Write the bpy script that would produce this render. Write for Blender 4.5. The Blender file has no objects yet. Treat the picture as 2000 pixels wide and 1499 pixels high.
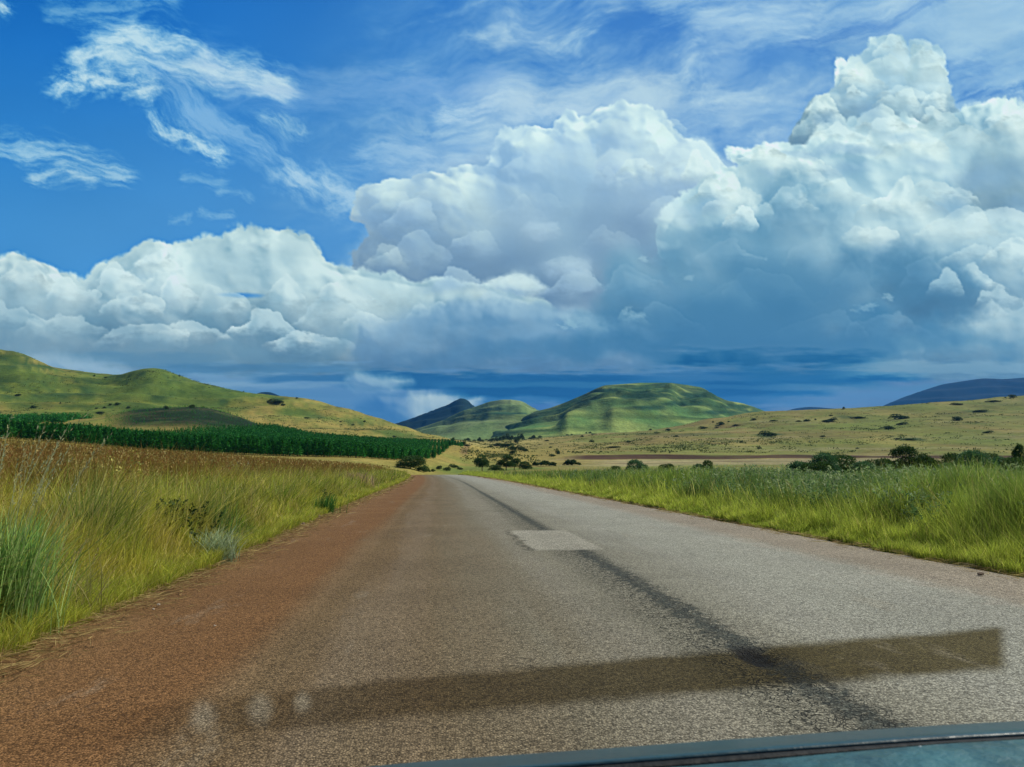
import bpy, bmesh, math, random
import numpy as np
R_=math.radians
sc=bpy.context.scene
# ------------------------------------------------------------------ camera, sky light, sun, exposure
F=1500.0; YAW=math.atan(140/1500*math.cos(math.atan(164.5/1500))); PIT=math.atan(164.5/1500); CH=1.4
cam=bpy.data.cameras.new('camera'); co=bpy.data.objects.new('camera',cam); sc.collection.objects.link(co); sc.camera=co
co.location=(0,0,CH); co.rotation_euler=(math.pi/2+PIT,0,-YAW)
cam.sensor_width=36; cam.lens=27; cam.clip_start=.05; cam.clip_end=150000
cam.dof.use_dof=True; cam.dof.focus_distance=40; cam.dof.aperture_fstop=13
SUN_AZ=R_(74); SUN_EL=R_(46)
w=bpy.data.worlds.new('World'); sc.world=w; w.use_nodes=True
nt=w.node_tree; bg=nt.nodes['Background']; st=nt.nodes.new('ShaderNodeTexSky'); st.sky_type='NISHITA'; st.sun_disc=False
st.sun_elevation=SUN_EL; st.sun_rotation=SUN_AZ; st.altitude=900
nt.links.new(st.outputs[0],bg.inputs[0]); bg.inputs[1].default_value=.055
sl=bpy.data.lights.new('sun','SUN'); sl.energy=5.0; sl.angle=R_(.5); sl.color=(1,.93,.80)
so=bpy.data.objects.new('sun',sl); sc.collection.objects.link(so); so.rotation_euler=(math.pi/2-SUN_EL,0,math.pi-SUN_AZ); so.location=(50,0,80)
sc.view_settings.view_transform='Standard'; sc.view_settings.look='None'; sc.view_settings.exposure=0.0; sc.view_settings.gamma=1
sc.cycles.max_bounces=6; sc.cycles.transparent_max_bounces=8; sc.cycles.volume_bounces=0; sc.cycles.diffuse_bounces=3
rng=np.random.RandomState(11); random.seed(4)
# ---- cloud painter: directions over the valley, in tenths of a milliradian-like tangent units
SX0,SX1,SY0,SY1,SST=-360,2360,-460,980,2
def _h(ix,iy,seed):
    n=(ix.astype(np.int64)*374761393+iy.astype(np.int64)*668265263+seed*974634777)&0xffffffff
    n=((n^(n>>13))*1274126177)&0xffffffff
    n=(n^(n>>16))&0xffffffff
    return n.astype(np.float32)/np.float32(4294967295.0)
def perlin(x,y,seed=0):
    ix=np.floor(x);iy=np.floor(y);fx=(x-ix).astype(np.float32);fy=(y-iy).astype(np.float32)
    ix=ix.astype(np.int64);iy=iy.astype(np.int64)
    u=fx*fx*fx*(fx*(fx*6-15)+10);v=fy*fy*fy*(fy*(fy*6-15)+10)
    def g(dx,dy):
        a=_h(ix+dx,iy+dy,seed)*6.2831853
        return np.cos(a)*(fx-dx)+np.sin(a)*(fy-dy)
    a=g(0,0);b=g(1,0);c=g(0,1);d=g(1,1)
    return (a+(b-a)*u+(c-a)*v+(a-b-c+d)*u*v)*1.5
def fbm(x,y,o=4,seed=0,gain=.5):
    r=0;a=1;s=0
    for i in range(o):
        r=r+a*perlin(x*2**i+i*17.3,y*2**i-i*9.1,seed+i);s+=a;a*=gain
    return r/s
def puff(x,y,seed=0):
    ix=np.floor(x).astype(np.int64);iy=np.floor(y).astype(np.int64)
    best=np.full(np.shape(x),9.,np.float32)
    for dx in(-1,0,1):
        for dy in(-1,0,1):
            cx=ix+dx;cy=iy+dy
            px=cx+.1+.8*_h(cx,cy,seed);py=cy+.1+.8*_h(cx,cy,seed+77)
            best=np.minimum(best,(x-px)**2+(y-py)**2)
    return np.sqrt(np.maximum(0,1-best)).astype(np.float32)
def sstep(a,b,x):
    t=np.clip((x-a)/(b-a),0,1);return t*t*(3-2*t)
def polyd(X,Y,P):
    P=np.array(P,float);d=np.full(X.shape,1e18);ins=np.zeros(X.shape,bool)
    for i in range(len(P)):
        ax,ay=P[i];bx,by=P[(i+1)%len(P)];ex,ey=bx-ax,by-ay
        t=np.clip(((X-ax)*ex+(Y-ay)*ey)/(ex*ex+ey*ey+1e-9),0,1)
        d=np.minimum(d,(X-ax-t*ex)**2+(Y-ay-t*ey)**2)
        if abs(ey)>1e-9:
            ins^=((ay>Y)!=(by>Y))&(X<ex*(Y-ay)/ey+ax)
    d=np.sqrt(d);return np.where(ins,d,-d)
def blur(a,s):
    # three box passes
    for _ in range(2):
        for ax in(0,1):
            k=max(1,int(s));p=[(0,0),(0,0)];p[ax]=(k+1,k)
            c=np.cumsum(np.pad(a,p,mode='edge'),axis=ax,dtype=np.float64)
            n=a.shape[ax]
            if ax==0:a=(c[2*k+1:2*k+1+n]-c[:n])/(2*k+1)
            else:a=(c[:,2*k+1:2*k+1+n]-c[:,:n])/(2*k+1)
    return a.astype(np.float32)
def C(*v):return np.array(v,np.float32)/255
def paint_sky():
    xs=np.arange(SX0,SX1,SST,dtype=np.float32);ys=np.arange(SY0,SY1,SST,dtype=np.float32)
    X,Y=np.meshgrid(xs,ys)
    W1=fbm(X/190,Y/190,2,5)*30;W2=fbm(X/190,Y/190,2,8)*30
    WX=W1+fbm(X/60,Y/60,4,6)*16;WY=W2+fbm(X/60,Y/60,4,9)*16
    MOD=fbm(X/120,Y/90,3,77);LOW=fbm(X/210,Y/130,3,78)
    img=np.zeros(X.shape+(3,),np.float32)
    # clear sky
    t=sstep(-300,760,Y)[...,None];s=sstep(-200,1500,X)[...,None]
    img[:]=(C(0,92,184)*(1-s)+C(62,118,200)*s)*(1-t)+(C(98,160,222)*(1-s)+C(128,166,218)*s)*t
    def over(a,col,blurs=0):
        nonlocal img
        a=np.clip(a,0,1)
        img=img*(1-a[...,None])+(col if np.ndim(col)==3 else np.broadcast_to(col,img.shape))*a[...,None]
    # high veil: streaks of cirrus fanning to the upper right
    def streak(ang,L,w,seed,o=5):
        c,s_=np.cos(ang),np.sin(ang)
        xx=X+W1*1.0+WX*.5;yy=Y+W2*1.0+WY*.5;U=xx*c+yy*s_;V=-xx*s_+yy*c
        return fbm(U/L,V/w,o,seed,.58)
    s1=streak(-.30,330,150,21,6);s2=streak(-.12,200,75,31,6);s3=streak(.15,130,60,41,6)
    reg=sstep(600,1150,X+.4*Y)
    v=sstep(-.42,.50,s1+.45*s2+.1)*reg
    over(v*.88,C(172,193,228))
    v=sstep(.0,.75,s2+.6*s1+.25*s3)*reg*sstep(-200,100,Y)
    over(v*.75,C(212,224,240))
    reg=sstep(1350,1900,X)*(1-sstep(100,420,np.abs(Y-150)))
    over(reg*.7*sstep(-.5,.3,s3+.2),C(172,198,230))
    # feathered strokes: (points, width, opacity, streak angle)
    def stroke(pts,w,op,ang,seed,col=C(214,226,242),L=110,T=26,thr=-.25):
        P=np.array(pts,float);d=np.full(X.shape,1e9)
        xx=X+W1*.2+WX*.75;yy=Y+W2*.2+WY*.75
        for i in range(len(P)-1):
            ax,ay=P[i];ex,ey=P[i+1]-P[i]
            q=np.clip(((xx-ax)*ex+(yy-ay)*ey)/(ex*ex+ey*ey),0,1)
            d=np.minimum(d,np.hypot(xx-ax-q*ex,yy-ay-q*ey))
        m=1-np.clip(d/(w*1.35),0,1.5)
        c,s_=np.cos(ang),np.sin(ang)
        n=fbm((xx*c+yy*s_)/(L*.8),(-xx*s_+yy*c)/(T*1.25),6,seed,.64)
        over(sstep(thr-.05,thr+1.15,m*1.0+n*1.05-.45)*op*sstep(-.1,.8,m)*1.25,col)
    W=C(222,232,244)
    stroke([(170,110),(260,85),(380,115),(470,140),(545,165)],58,.68,.22,51,W,130,30)
    stroke([(120,165),(170,140),(230,165),(280,185)],48,.68,.1,52,W,70,26)
    stroke([(215,120),(330,128),(440,150),(560,175)],42,.6,.2,53,W,150,20)
    stroke([(310,150),(380,210),(440,250),(520,300)],52,.5,.72,54,C(176,200,236),160,24,-.35)
    stroke([(420,130),(560,170),(760,170),(960,170)],80,.4,.02,55,C(160,184,230),260,50,-.3)
    stroke([(300,245),(360,262),(430,305)],30,.6,.35,56,W,60,16)
    stroke([(520,240),(585,255)],26,.35,.5,57,W,60,16)
    stroke([(-60,265),(60,290),(160,305),(235,340)],36,.48,.18,58,W,110,13)
    stroke([(70,345),(130,335),(180,350)],28,.5,.05,59,W,80,14)
    stroke([(330,15),(120,20),(250,45)],36,.3,.1,60,W,90,18)
    stroke([(-30,0),(10,15)],26,.6,.3,61,W,50,16)
    stroke([(325,425),(370,432)],16,.22,.1,62,W,40,10);stroke([(400,420),(445,438)],15,.25,.5,63,W,40,9)
    stroke([(440,380),(490,400)],15,.2,.5,64,W,40,9);stroke([(360,345),(430,360)],20,.22,.2,65,W,60,10)
    stroke([(560,345),(640,355),(700,400),(760,420)],52,.62,.45,66,C(200,216,240),90,24)
    stroke([(700,290),(820,310),(920,350),(980,350)],50,.5,.12,67,C(190,208,238),160,22)
    stroke([(880,215),(1000,205),(1130,215)],40,.6,-.04,68,C(206,218,240),120,22)
    stroke([(1000,190),(1200,190),(1500,215),(1640,200)],60,.35,.05,69,C(196,212,238),200,24)
    stroke([(1300,20),(1500,60),(1750,20),(2050,-20)],60,.4,-.25,70,C(196,212,236),240,26)
    stroke([(1840,10),(1700,50),(1560,90)],26,.35,-.35,71,C(74,122,200),200,16)
    stroke([(1890,190),(1960,200),(2060,170)],22,.5,-.2,72,C(70,122,200),100,16)
    # ---- cumulus
    L=np.array([.70,-.62]);
    def cum(P,seed,edge=26,S=1.0,lit=C(240,248,250),mid=C(190,206,226),dark=C(128,160,196),y0=300,y1=700,soft=5,amp=1.,op=1.,base=0.,sun=1.,wb=1.0,cav=1.0,fade=None,rimk=1.):
        x0=max(SX0,min(p[0] for p in P)-130);x1=min(SX1,max(p[0] for p in P)+130)
        yy0=max(SY0,min(p[1] for p in P)-130);yy1=min(SY1,max(p[1] for p in P)+130)
        i0,i1=int((yy0-SY0)//SST),int((yy1-SY0)//SST);j0,j1=int((x0-SX0)//SST),int((x1-SX0)//SST)
        sl=(slice(i0,i1),slice(j0,j1));x=X[sl];y=Y[sl];wx=WX[sl]*S;wy=WY[sl]*S
        d=polyd(x+wx*.8,y+wy*.8,P)
        p1=puff((x+wx)/(92*S),(y+wy)/(80*S),seed);p2=puff((x+wx*.7)/(42*S),(y+wy*.7)/(38*S),seed+1)
        p3=puff((x+wx*.5)/(19*S),(y+wy*.5)/(17*S),seed+2);p4=puff((x+wx*.3)/(9*S),(y+wy*.3)/(8.5*S),seed+3)
        D=d+edge*amp*S*((p1-.6)*1.2+(p2-.6)*.8+(p3-.6)*.52+(p4-.6)*.32)
        nf=fbm(x/60,y/34,5,seed+9,.6)
        # soft fluff eats the lower part, crisp on top
        so=soft*np.where(soft<8,.6,1.);a=sstep(-so*(1+.8*nf),so*(1.6+.8*nf),D)
        big=np.sqrt(np.clip(d,0,170)/170)*70*S
        det=.25+.95*sstep(-.25,.35,MOD[sl]);edg=.35+.65*np.exp(-np.clip(d,0,400)/70)
        dd=det*edg
        H=big*1.1+S*(p1*30+p2*17*(.15+.85*dd)+p3*7*cav*dd+p4*2.2*cav*dd)+nf*7*S*wb
        H=blur(H,1.0);Hs=blur(H,2.5)
        gy,gx=np.gradient(Hs,SST);gy2,gx2=np.gradient(H,SST)
        gx=.5*gx+.5*gx2;gy=.5*gy+.5*gy2
        nz=1/np.sqrt(1+gx*gx+gy*gy)
        lam=(-gx*L[0]-gy*L[1]+.34)*nz
        sh=np.zeros_like(H)
        for k in range(1,13):
            st=k*k*.55+k*1.5
            dx=int(round(L[0]*st));dy=int(round(L[1]*st))
            sh=np.maximum(sh,np.roll(np.roll(Hs,-dy,0),-dx,1)-Hs-st*SST*.42)
        shd=1-.75*sstep(0,26,sh)
        cv=np.clip((H-blur(H,22))/34,-1,1)*.42+np.clip((H-blur(H,10))/22,-1,1)*.3+np.clip((H-blur(H,4))/9,-1,1)*.22*cav
        ver=sstep(y0,y1,y+nf*60)
        l=np.clip(lam*1.15,0,1)*shd*sun*(1-.62*ver)+.24*cv+base+.13*nf*wb+.50*LOW[sl]+.12*MOD[sl]
        # rim: thin edges scatter light
        rim=np.exp(-np.clip(D,0,60)/12.)*.42*rimk*(1-ver)
        l=np.clip(l+rim,0,1.1)[...,None]
        kk=(.25+.6*(1-np.clip(dd,0,1)))[...,None];l=l*(1-kk)+kk*blur(l[...,0],8)[...,None]
        c=np.where(l<.5,dark+(mid-dark)*(l/.5),mid+(lit-mid)*((l-.5)/.5))
        c=c*(1-.20*ver[...,None])
        if fade:a=a*sstep(fade[1],fade[0],y+nf*26*S+wy*.5)
        b=np.clip(a*op,0,1)[...,None]
        img[sl]=img[sl]*(1-b)+c*b
        return
    # far pale hazy backing of the whole bank
    bank=[(-500,620),(0,620),(300,560),(560,560),(720,560),(760,440),(960,330),(1100,300),(1300,330),(1500,330),(1650,260),(1900,260),(2500,150),(2500,980),(-500,980)]
    cum(bank,101,30,1.3,C(206,220,238),C(170,190,222),C(140,168,208),450,900,30,op=.97,base=.12,sun=.6,cav=.4)
    # central tall mass
    cum([(726,545),(712,500),(770,468),(712,420),(722,378),(800,356),(880,358),(975,345),(985,275),(1040,262),(1090,262),(1120,240),(1160,245),(1195,225),(1262,220),(1302,262),(1335,285),(1390,330),(1400,420),(1300,620),(900,640),(760,600)],
        111,24,1.05,C(238,247,250),C(184,204,232),C(152,178,216),300,560,5,base=.17,sun=.9,cav=.8)
    cum([(1150,385),(1200,345),(1240,320),(1290,300),(1330,278),(1375,285),(1402,322),(1385,380),(1300,440),(1200,470),(1130,440)],121,16,.8,C(222,232,244),C(176,194,224),C(156,178,214),300,520,9,base=.14,sun=.9,cav=.6,op=.75)
    cum([(1165,330),(1200,300),(1235,305),(1240,345),(1190,360)],125,10,.55,C(226,236,246),C(190,206,232),C(160,182,216),330,420,6,op=.8,base=.2)
    cum([(1015,445),(1030,432),(1085,432),(1095,455),(1050,462)],131,12,.5,C(214,226,244),C(196,210,236),C(176,194,228),430,500,7,op=.85,base=.25)
    cum([(1060,510),(1100,495),(1150,510),(1150,540),(1080,535)],132,12,.55,C(214,226,244),C(190,206,232),C(170,190,222),500,580,9,op=.8,base=.2)
    cum([(930,560),(1000,530),(1040,535),(1065,560),(1030,600),(940,600)],133,16,.6,C(234,242,246),C(200,214,232),C(160,184,212),540,640,8,op=.9,base=.2)
    # left low bank
    cum([(-500,560),(-200,530),(0,532),(45,526),(100,535),(165,560),(205,532),(250,524),(282,496),(330,495),(400,492),(470,472),(565,470),(608,492),(625,530),(700,550),(760,555),(900,560),(1060,600),(1060,700),(900,745),(600,745),(300,700),(0,680),(-500,690)],
        141,22,1.0,C(236,245,246),C(188,206,217),C(130,162,182),520,730,7,base=.17,sun=.95,cav=.55,wb=1.2)
    cum([(280,520),(292,498),(330,500),(345,530),(370,560),(355,600),(300,600),(250,590)],145,16,.7,C(240,247,248),C(206,220,230),C(170,194,212),560,680,9,op=.85,base=.2)
    over(sstep(1,0,np.hypot((X-470)/52,(Y-577-.03*(X-470))/6.5)+WX*.02)*.8*1.0,C(86,146,216))
    # right tower and wall
    cum([(1560,260),(1600,200),(1640,190),(1650,130),(1690,112),(1712,84),(1760,84),(1785,112),(1795,92),(1828,95),(1835,140),(1850,190),(1872,225),(1900,300),(1700,330),(1560,300)],
        151,20,.8,C(250,255,255),C(188,210,230),C(150,180,210),130,300,4,base=.06,sun=1.05)
    cum([(1320,425),(1370,370),(1450,330),(1440,300),(1500,290),(1560,300),(1650,250),(1740,238),(1850,240),(1900,228),(1960,220),(2040,230),(2500,170),(2500,700),(2000,730),(1700,720),(1400,640),(1330,520)],
        161,24,1.1,C(244,252,252),C(192,212,226),C(140,172,198),380,760,5,base=.10,sun=.98,wb=1.1)
    cum([(1880,360),(1930,290),(2000,270),(2200,280),(2200,380),(2000,420),(1900,400)],165,20,.9,C(206,220,228),C(164,188,206),C(140,166,190),250,420,16,op=.6,base=0)
    rng=np.random.RandomState(5)
    def tuft(cx,cy,w,h,seed,lit,mid,dark,S=.6,op=.85,sun=1.,base=.1,edge=22):
        m_=7;tt=rng.uniform(-.25,.35);q=[]
        for i in range(m_):
            u=-1+2*i/(m_-1);q.append((cx+w*(u+rng.uniform(-.12,.12)),cy+h*(.55-1.5*(1-abs(u-tt)**1.5)*rng.uniform(.45,1.1))))
        q+=[(cx+w*.9,cy+h*1.2),(cx-w*.9,cy+h*1.2)]
        cum(q,seed,edge,S,lit,mid,dark,cy-h*.4,cy+h*1.3,3.,op=op,base=base,sun=sun,fade=(cy-h*.3,cy+h*.9),cav=1.)
    A_=(C(246,251,250),C(206,220,228),C(158,184,200));B_=(C(224,235,245),C(186,202,228),C(150,174,210));D_=(C(190,208,222),C(148,176,200),C(110,148,180))
    # left bank tufts
    for k,(x_,y_,w_,h_) in enumerate([(50,555,75,45),(-120,560,80,45),(130,580,60,40),(225,560,55,42),(300,525,48,36),(330,575,60,45),(250,600,60,35),(420,600,60,40),(560,590,70,38),(640,620,70,36),(740,640,70,34),(500,640,80,34),(380,650,70,32),(120,640,90,34),(840,620,60,34),(690,590,60,30),(20,620,80,36),(600,670,90,26),(260,660,90,26)]):
        tuft(x_,y_,w_,h_,500+k*7,*A_,S=.6+.2*rng.rand(),op=.5+.35*rng.rand(),sun=.75+.3*rng.rand(),base=.05+.1*rng.rand())
    # central tufts
    for k,(x_,y_,w_,h_) in enumerate([(860,400,70,48),(790,430,60,50),(1020,330,50,52),(1085,300,40,45),(1150,300,48,52),(1240,280,62,60),(800,500,60,40),(920,480,60,40),(1000,420,60,38),(1200,470,60,34),(1080,400,50,30),(900,560,50,26),(1130,560,60,30),(1320,330,50,40),(1350,350,40,30),(1180,360,36,26),(960,600,60,26),(1300,420,60,30)]):
        tuft(x_,y_,w_,h_,700+k*7,*B_,S=.5+.25*rng.rand(),op=.2+.3*rng.rand(),sun=.8+.2*rng.rand(),base=.08+.12*rng.rand())
    # right wall tufts
    for k,(x_,y_,w_,h_) in enumerate([(1745,130,36,40),(1810,135,32,38),(1690,165,40,36),(1770,200,60,40),(1840,235,45,36),(1610,225,36,34),(1590,250,26,24),(1690,285,60,38),(1500,320,58,34),(1580,330,60,30),(1780,290,70,38),(1900,270,60,34),(1980,255,60,36),(1450,400,60,36),(1640,380,80,44),(1760,400,80,46),(1880,450,90,50),(1980,500,70,46),(1900,560,70,40),(1980,620,80,36),(1560,350,50,26),(1400,380,50,28),(1700,470,60,36),(1840,380,60,30),(2100,350,90,60),(2100,520,90,60),(1720,240,50,26),(1930,620,60,26)]):
        tuft(x_,y_,w_,h_,900+k*7,*A_,S=.5+.3*rng.rand(),op=.5+.4*rng.rand(),sun=.85+.2*rng.rand(),base=.05+.15*rng.rand())
    for k,(x_,y_,w_,h_,o_) in enumerate([(1930,350,110,46,.55),(1800,320,70,26,.35),(1640,330,70,24,.4),(1380,400,60,30,.4),(1250,560,80,40,.3),(1000,560,80,26,.35),(1080,610,70,30,.4),(1700,230,50,30,.45),(1760,260,80,18,.35),(1980,420,70,30,.4),(1100,460,80,40,.3),(1640,290,90,16,.5),(1560,300,60,14,.45),(1690,215,50,26,.45),(1620,240,44,24,.4),(1500,350,60,16,.35),(1150,400,100,60,.3),(1850,400,60,30,.35),(1740,520,70,50,.35),(860,560,80,24,.4),(1090,360,80,40,.25)]):
        m=1-np.hypot((X-x_+WX*1.2)/w_,(Y-y_+WY)/h_);over(sstep(0,.9,m+.35*MOD)*o_,C(150,176,208))
    # dark shaded mass in front
    cum([(1180,640),(1190,560),(1215,512),(1260,500),(1290,530),(1340,470),(1420,460),(1480,410),(1510,375),(1545,365),(1580,380),(1615,420),(1630,480),(1660,520),(1700,560),(1750,520),(1790,500),(1850,520),(1905,590),(1870,610),(1790,650),(1720,710),(1500,740),(1250,720)],
        181,34,1.0,C(186,206,220),C(146,176,200),C(112,152,182),420,760,20,base=.10,sun=.62,cav=.7,op=.86)
    cum([(1720,570),(1750,525),(1800,500),(1850,520),(1900,585),(1800,612)],185,24,.8,C(160,186,204),C(124,158,184),C(98,138,168),500,620,16,base=.08,sun=.5,op=.62)
    cum([(1850,640),(2000,600),(2500,560),(2500,760),(1900,745),(1650,720),(1700,680)],187,20,.9,C(206,220,226),C(168,192,206),C(120,156,180),600,800,18,op=.8,base=.15)
    for q,(x_,y_,w_,h_,o_,cc) in enumerate([(1480,640,420,105,.8,C(92,138,172)),(1300,700,560,60,.75,C(84,130,168)),(1720,660,260,60,.55,C(92,138,168)),(1100,665,260,55,.45,C(118,152,184)),(1540,540,170,130,.6,C(100,142,174)),(1810,560,130,60,.65,C(92,134,164)),(1260,570,120,80,.5,C(108,150,184)),(1000,700,300,40,.5,C(104,148,182)),(400,690,420,38,.5,C(140,166,182)),(60,640,260,50,.3,C(160,182,194)),(620,660,240,40,.3,C(150,174,192))]):
        m=1-np.hypot((X-x_+WX*2.4)/w_,(Y-y_+WY*2.)/h_); over(sstep(-.05,.75,m+.45*MOD+.25*LOW)*o_,cc)
    for k,(x_,y_,w_,h_) in enumerate([(1250,560,60,44),(1340,510,60,44),(1430,500,60,40),(1545,430,56,56),(1600,500,60,46),(1500,570,90,40),(1660,570,60,40),(1400,600,90,36),(1600,640,90,36),(1750,640,80,34),(1280,640,80,34),(1800,545,60,44)]):
        tuft(x_,y_,w_,h_,1200+k*7,*D_,S=.6+.3*rng.rand(),op=.22+.3*rng.rand(),sun=.4+.3*rng.rand(),base=.02+.1*rng.rand())
    Z_=(C(250,255,255),C(214,228,238),C(168,192,216))
    for k,(x_,y_,w_,h_,S_,o_,st_) in enumerate([(1441,430,34,36,.5,.95,Z_),(1545,395,44,34,.55,.7,(C(236,244,248),C(160,188,208),C(120,156,184))),(1052,446,38,17,.42,.85,B_),(1112,512,44,20,.5,.8,B_),(1010,552,50,30,.5,.9,A_),(1235,335,36,26,.42,.85,A_),(1368,335,30,34,.42,.8,A_),(1300,250,30,30,.4,.5,A_),(1180,255,60,30,.5,.6,A_),(1035,280,40,26,.45,.6,A_),(1480,305,50,22,.42,.8,A_),(1745,95,34,22,.4,.8,Z_),(1810,108,26,24,.38,.8,Z_),(1665,150,26,22,.4,.7,Z_),(1590,215,22,20,.36,.7,Z_),(1720,245,60,18,.45,.8,Z_),(1640,262,50,18,.42,.7,Z_),(1830,205,34,26,.42,.7,Z_),(1960,235,60,20,.4,.8,Z_),(1675,185,18,12,.3,.6,Z_),(1770,185,60,20,.45,.6,Z_),(1850,560,30,30,.4,.6,Z_),(1940,585,50,26,.45,.7,A_),(1960,430,70,26,.5,.6,Z_),(1890,500,60,24,.45,.5,A_),(45,545,40,22,.45,.7,A_),(225,540,34,22,.42,.8,Z_),(305,510,34,22,.42,.8,Z_),(540,490,80,20,.5,.4,A_),(355,575,40,30,.45,.8,Z_),(470,600,40,22,.4,.6,A_),(1120,640,50,22,.45,.5,A_),(1240,625,28,14,.36,.5,A_),(1475,415,30,22,.4,.5,Z_),(860,380,70,22,.5,.4,A_),(760,400,40,30,.5,.4,A_),(755,510,40,30,.5,.5,A_)]):
        tuft(x_,y_,w_,h_,1500+k*7,*st_,S=S_,op=o_*(.5 if 700<x_<1330 else .8),sun=1.08,base=.14)
    # lower central grey roll
    cum([(700,640),(860,600),(1000,590),(1100,610),(1180,640),(1250,660),(1320,700),(1200,735),(900,740),(700,720)],191,20,.8,C(196,212,228),C(150,176,204),C(112,148,184),600,800,16,op=.9,base=.1,sun=.7)
    for k,(cx,cy,w,h,o) in enumerate([(1235,620,26,14,.55),(1110,635,26,12,.7),(1270,498,14,8,.6),(1345,538,12,8,.4),(1690,600,26,12,.55),(1735,580,16,9,.5),(1480,500,22,5,.35),(1940,470,70,14,.5),(1830,250,50,10,.5),(470,520,90,14,.3)]):
        m=1-np.hypot((X-cx+WX*.7)/w,(Y-cy+WY*.7)/h);n=fbm(X/16,Y/9,4,300+k)
        over(sstep(-.1,.9,m+n*1.3+.2*MOD)*o*.8,C(208,224,234))
    # horizon: rain-dark bands and pale gaps
    def band(x0,x1,yc,h,op,col,seed,tilt=0.,f=60):
        n=fbm(X/140,Y/16,4,seed,.55);n2=fbm(X/50,Y/20,4,seed+5)
        yy=(Y-yc-tilt*(X-.5*(x0+x1))+n*h*.9+n2*h*.3)/h
        over(sstep(1.25,.35,np.abs(yy))*op*sstep(x0-f,x0+f,X)*sstep(x1+f,x1-f,X),col)
    band(-500,800,760,52,.9,C(146,176,204),201,.02,90)
    band(150,700,770,9,.5,C(104,142,182),231,0,60);band(300,640,752,7,.5,C(176,198,218),232,0,60)
    band(560,1400,775,52,.8,C(118,154,196),202,0,120)
    band(120,420,703,15,.75,C(120,152,174),203,.02)
    band(300,700,722,11,.6,C(92,134,166),204,0)
    band(500,690,740,8,.7,C(66,118,160),206,0,30)
    band(700,1500,744,20,.95,C(36,100,148),207,.0,70)
    band(880,1180,762,22,1.,C(8,88,136),208,.0,50)
    band(1040,1560,765,28,.9,C(20,92,142),209,.0,60)
    band(1300,1700,700,17,.95,C(4,84,128),210,.01,60)
    band(1240,1760,738,12,.6,C(88,132,172),211,0,60)
    band(1450,1720,740,20,.7,C(30,104,150),212,.02,50)
    band(1600,1800,735,14,.85,C(24,100,148),213,0,40)
    band(1480,1820,775,16,.8,C(122,154,190),214,-.05,60)
    band(1500,1620,768,9,.7,C(24,104,156),215,0,30)
    band(1650,2300,722,18,.6,C(168,192,204),216,0,80)
    band(860,1250,752,7,.55,C(84,134,170),241,0,60);band(1180,1560,782,8,.5,C(88,134,178),242,0,60);band(930,1100,780,6,.5,C(96,140,184),243,0,40);band(1300,1560,756,6,.5,C(70,124,164),244,0,50);band(1500,1900,757,8,.5,C(112,152,182),245,0,60)
    band(1020,1075,798,9,.8,C(92,124,180),217,0,20)
    # bright break low in the gap
    cum([(775,815),(800,770),(840,764),(900,772),(935,780),(900,800),(840,830),(790,845)],221,14,.6,C(236,244,240),C(186,204,216),C(122,154,186),900,1000,9,op=.95,base=.25)
    cum([(680,750),(700,735),(760,738),(800,745),(760,762),(700,765)],222,12,.5,C(214,228,236),C(160,184,210),C(130,160,194),900,1000,9,op=.8,base=.15)
    cum([(700,800),(740,775),(790,785),(800,830),(720,820)],223,14,.6,C(150,176,206),C(96,140,188),C(64,116,172),900,1000,10,op=.8,base=.0)
    cum([(20,700),(120,690),(230,715),(300,745),(150,740)],224,14,.6,C(206,220,232),C(176,198,214),C(140,168,192),900,1000,14,op=.7,base=.1)
    over(sstep(800,900,Y)*.5,C(120,158,200))
    img=np.clip(img,0,1)
    g=fbm(X/260,Y/120,3,400)
    b1=np.stack([blur(img[...,c],24) for c in range(3)],-1);b2=np.stack([blur(img[...,c],2) for c in range(3)],-1)
    for x_,y_,w_,h_,o_ in [(1450,650,480,85,.5),(1560,560,220,90,.35),(1180,690,420,40,.45)]:
        m=1-np.hypot((X-x_+WX*2)/w_,(Y-y_+WY*1.6)/h_);over(sstep(0,.8,m+.4*MOD)*o_,C(84,128,162))
    b3=np.stack([blur(img[...,c],7) for c in range(3)],-1);sm=(.55*sstep(.1,.6,1-np.hypot((X-1110)/330,(Y-450)/130))+.35*sstep(.1,.6,1-np.hypot((X-1480)/330,(Y-590)/130)))[...,None];img=img*(1-sm)+b3*sm
    img=img+.10*(img-b1)*(1-.6*sstep(690,760,Y))[...,None]+.6*(img-b2)
    mu=img.mean(-1,keepdims=True);img=mu+(img-mu)*.97;img=img*np.array([.93,1.015,.985]);img=np.clip(img,0,1);img=img*(1-.16)+.16*(img*img*(3-2*img))
    img=img*(1-sstep(640,760,Y)*.05)[...,None]
    img=img*(1+.03*g[...,None])
    lin=np.where(img<=.04045,img/12.92,((img+.055)/1.055)**2.4)
    return np.clip(lin,0,1.2).astype(np.float32)
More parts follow.
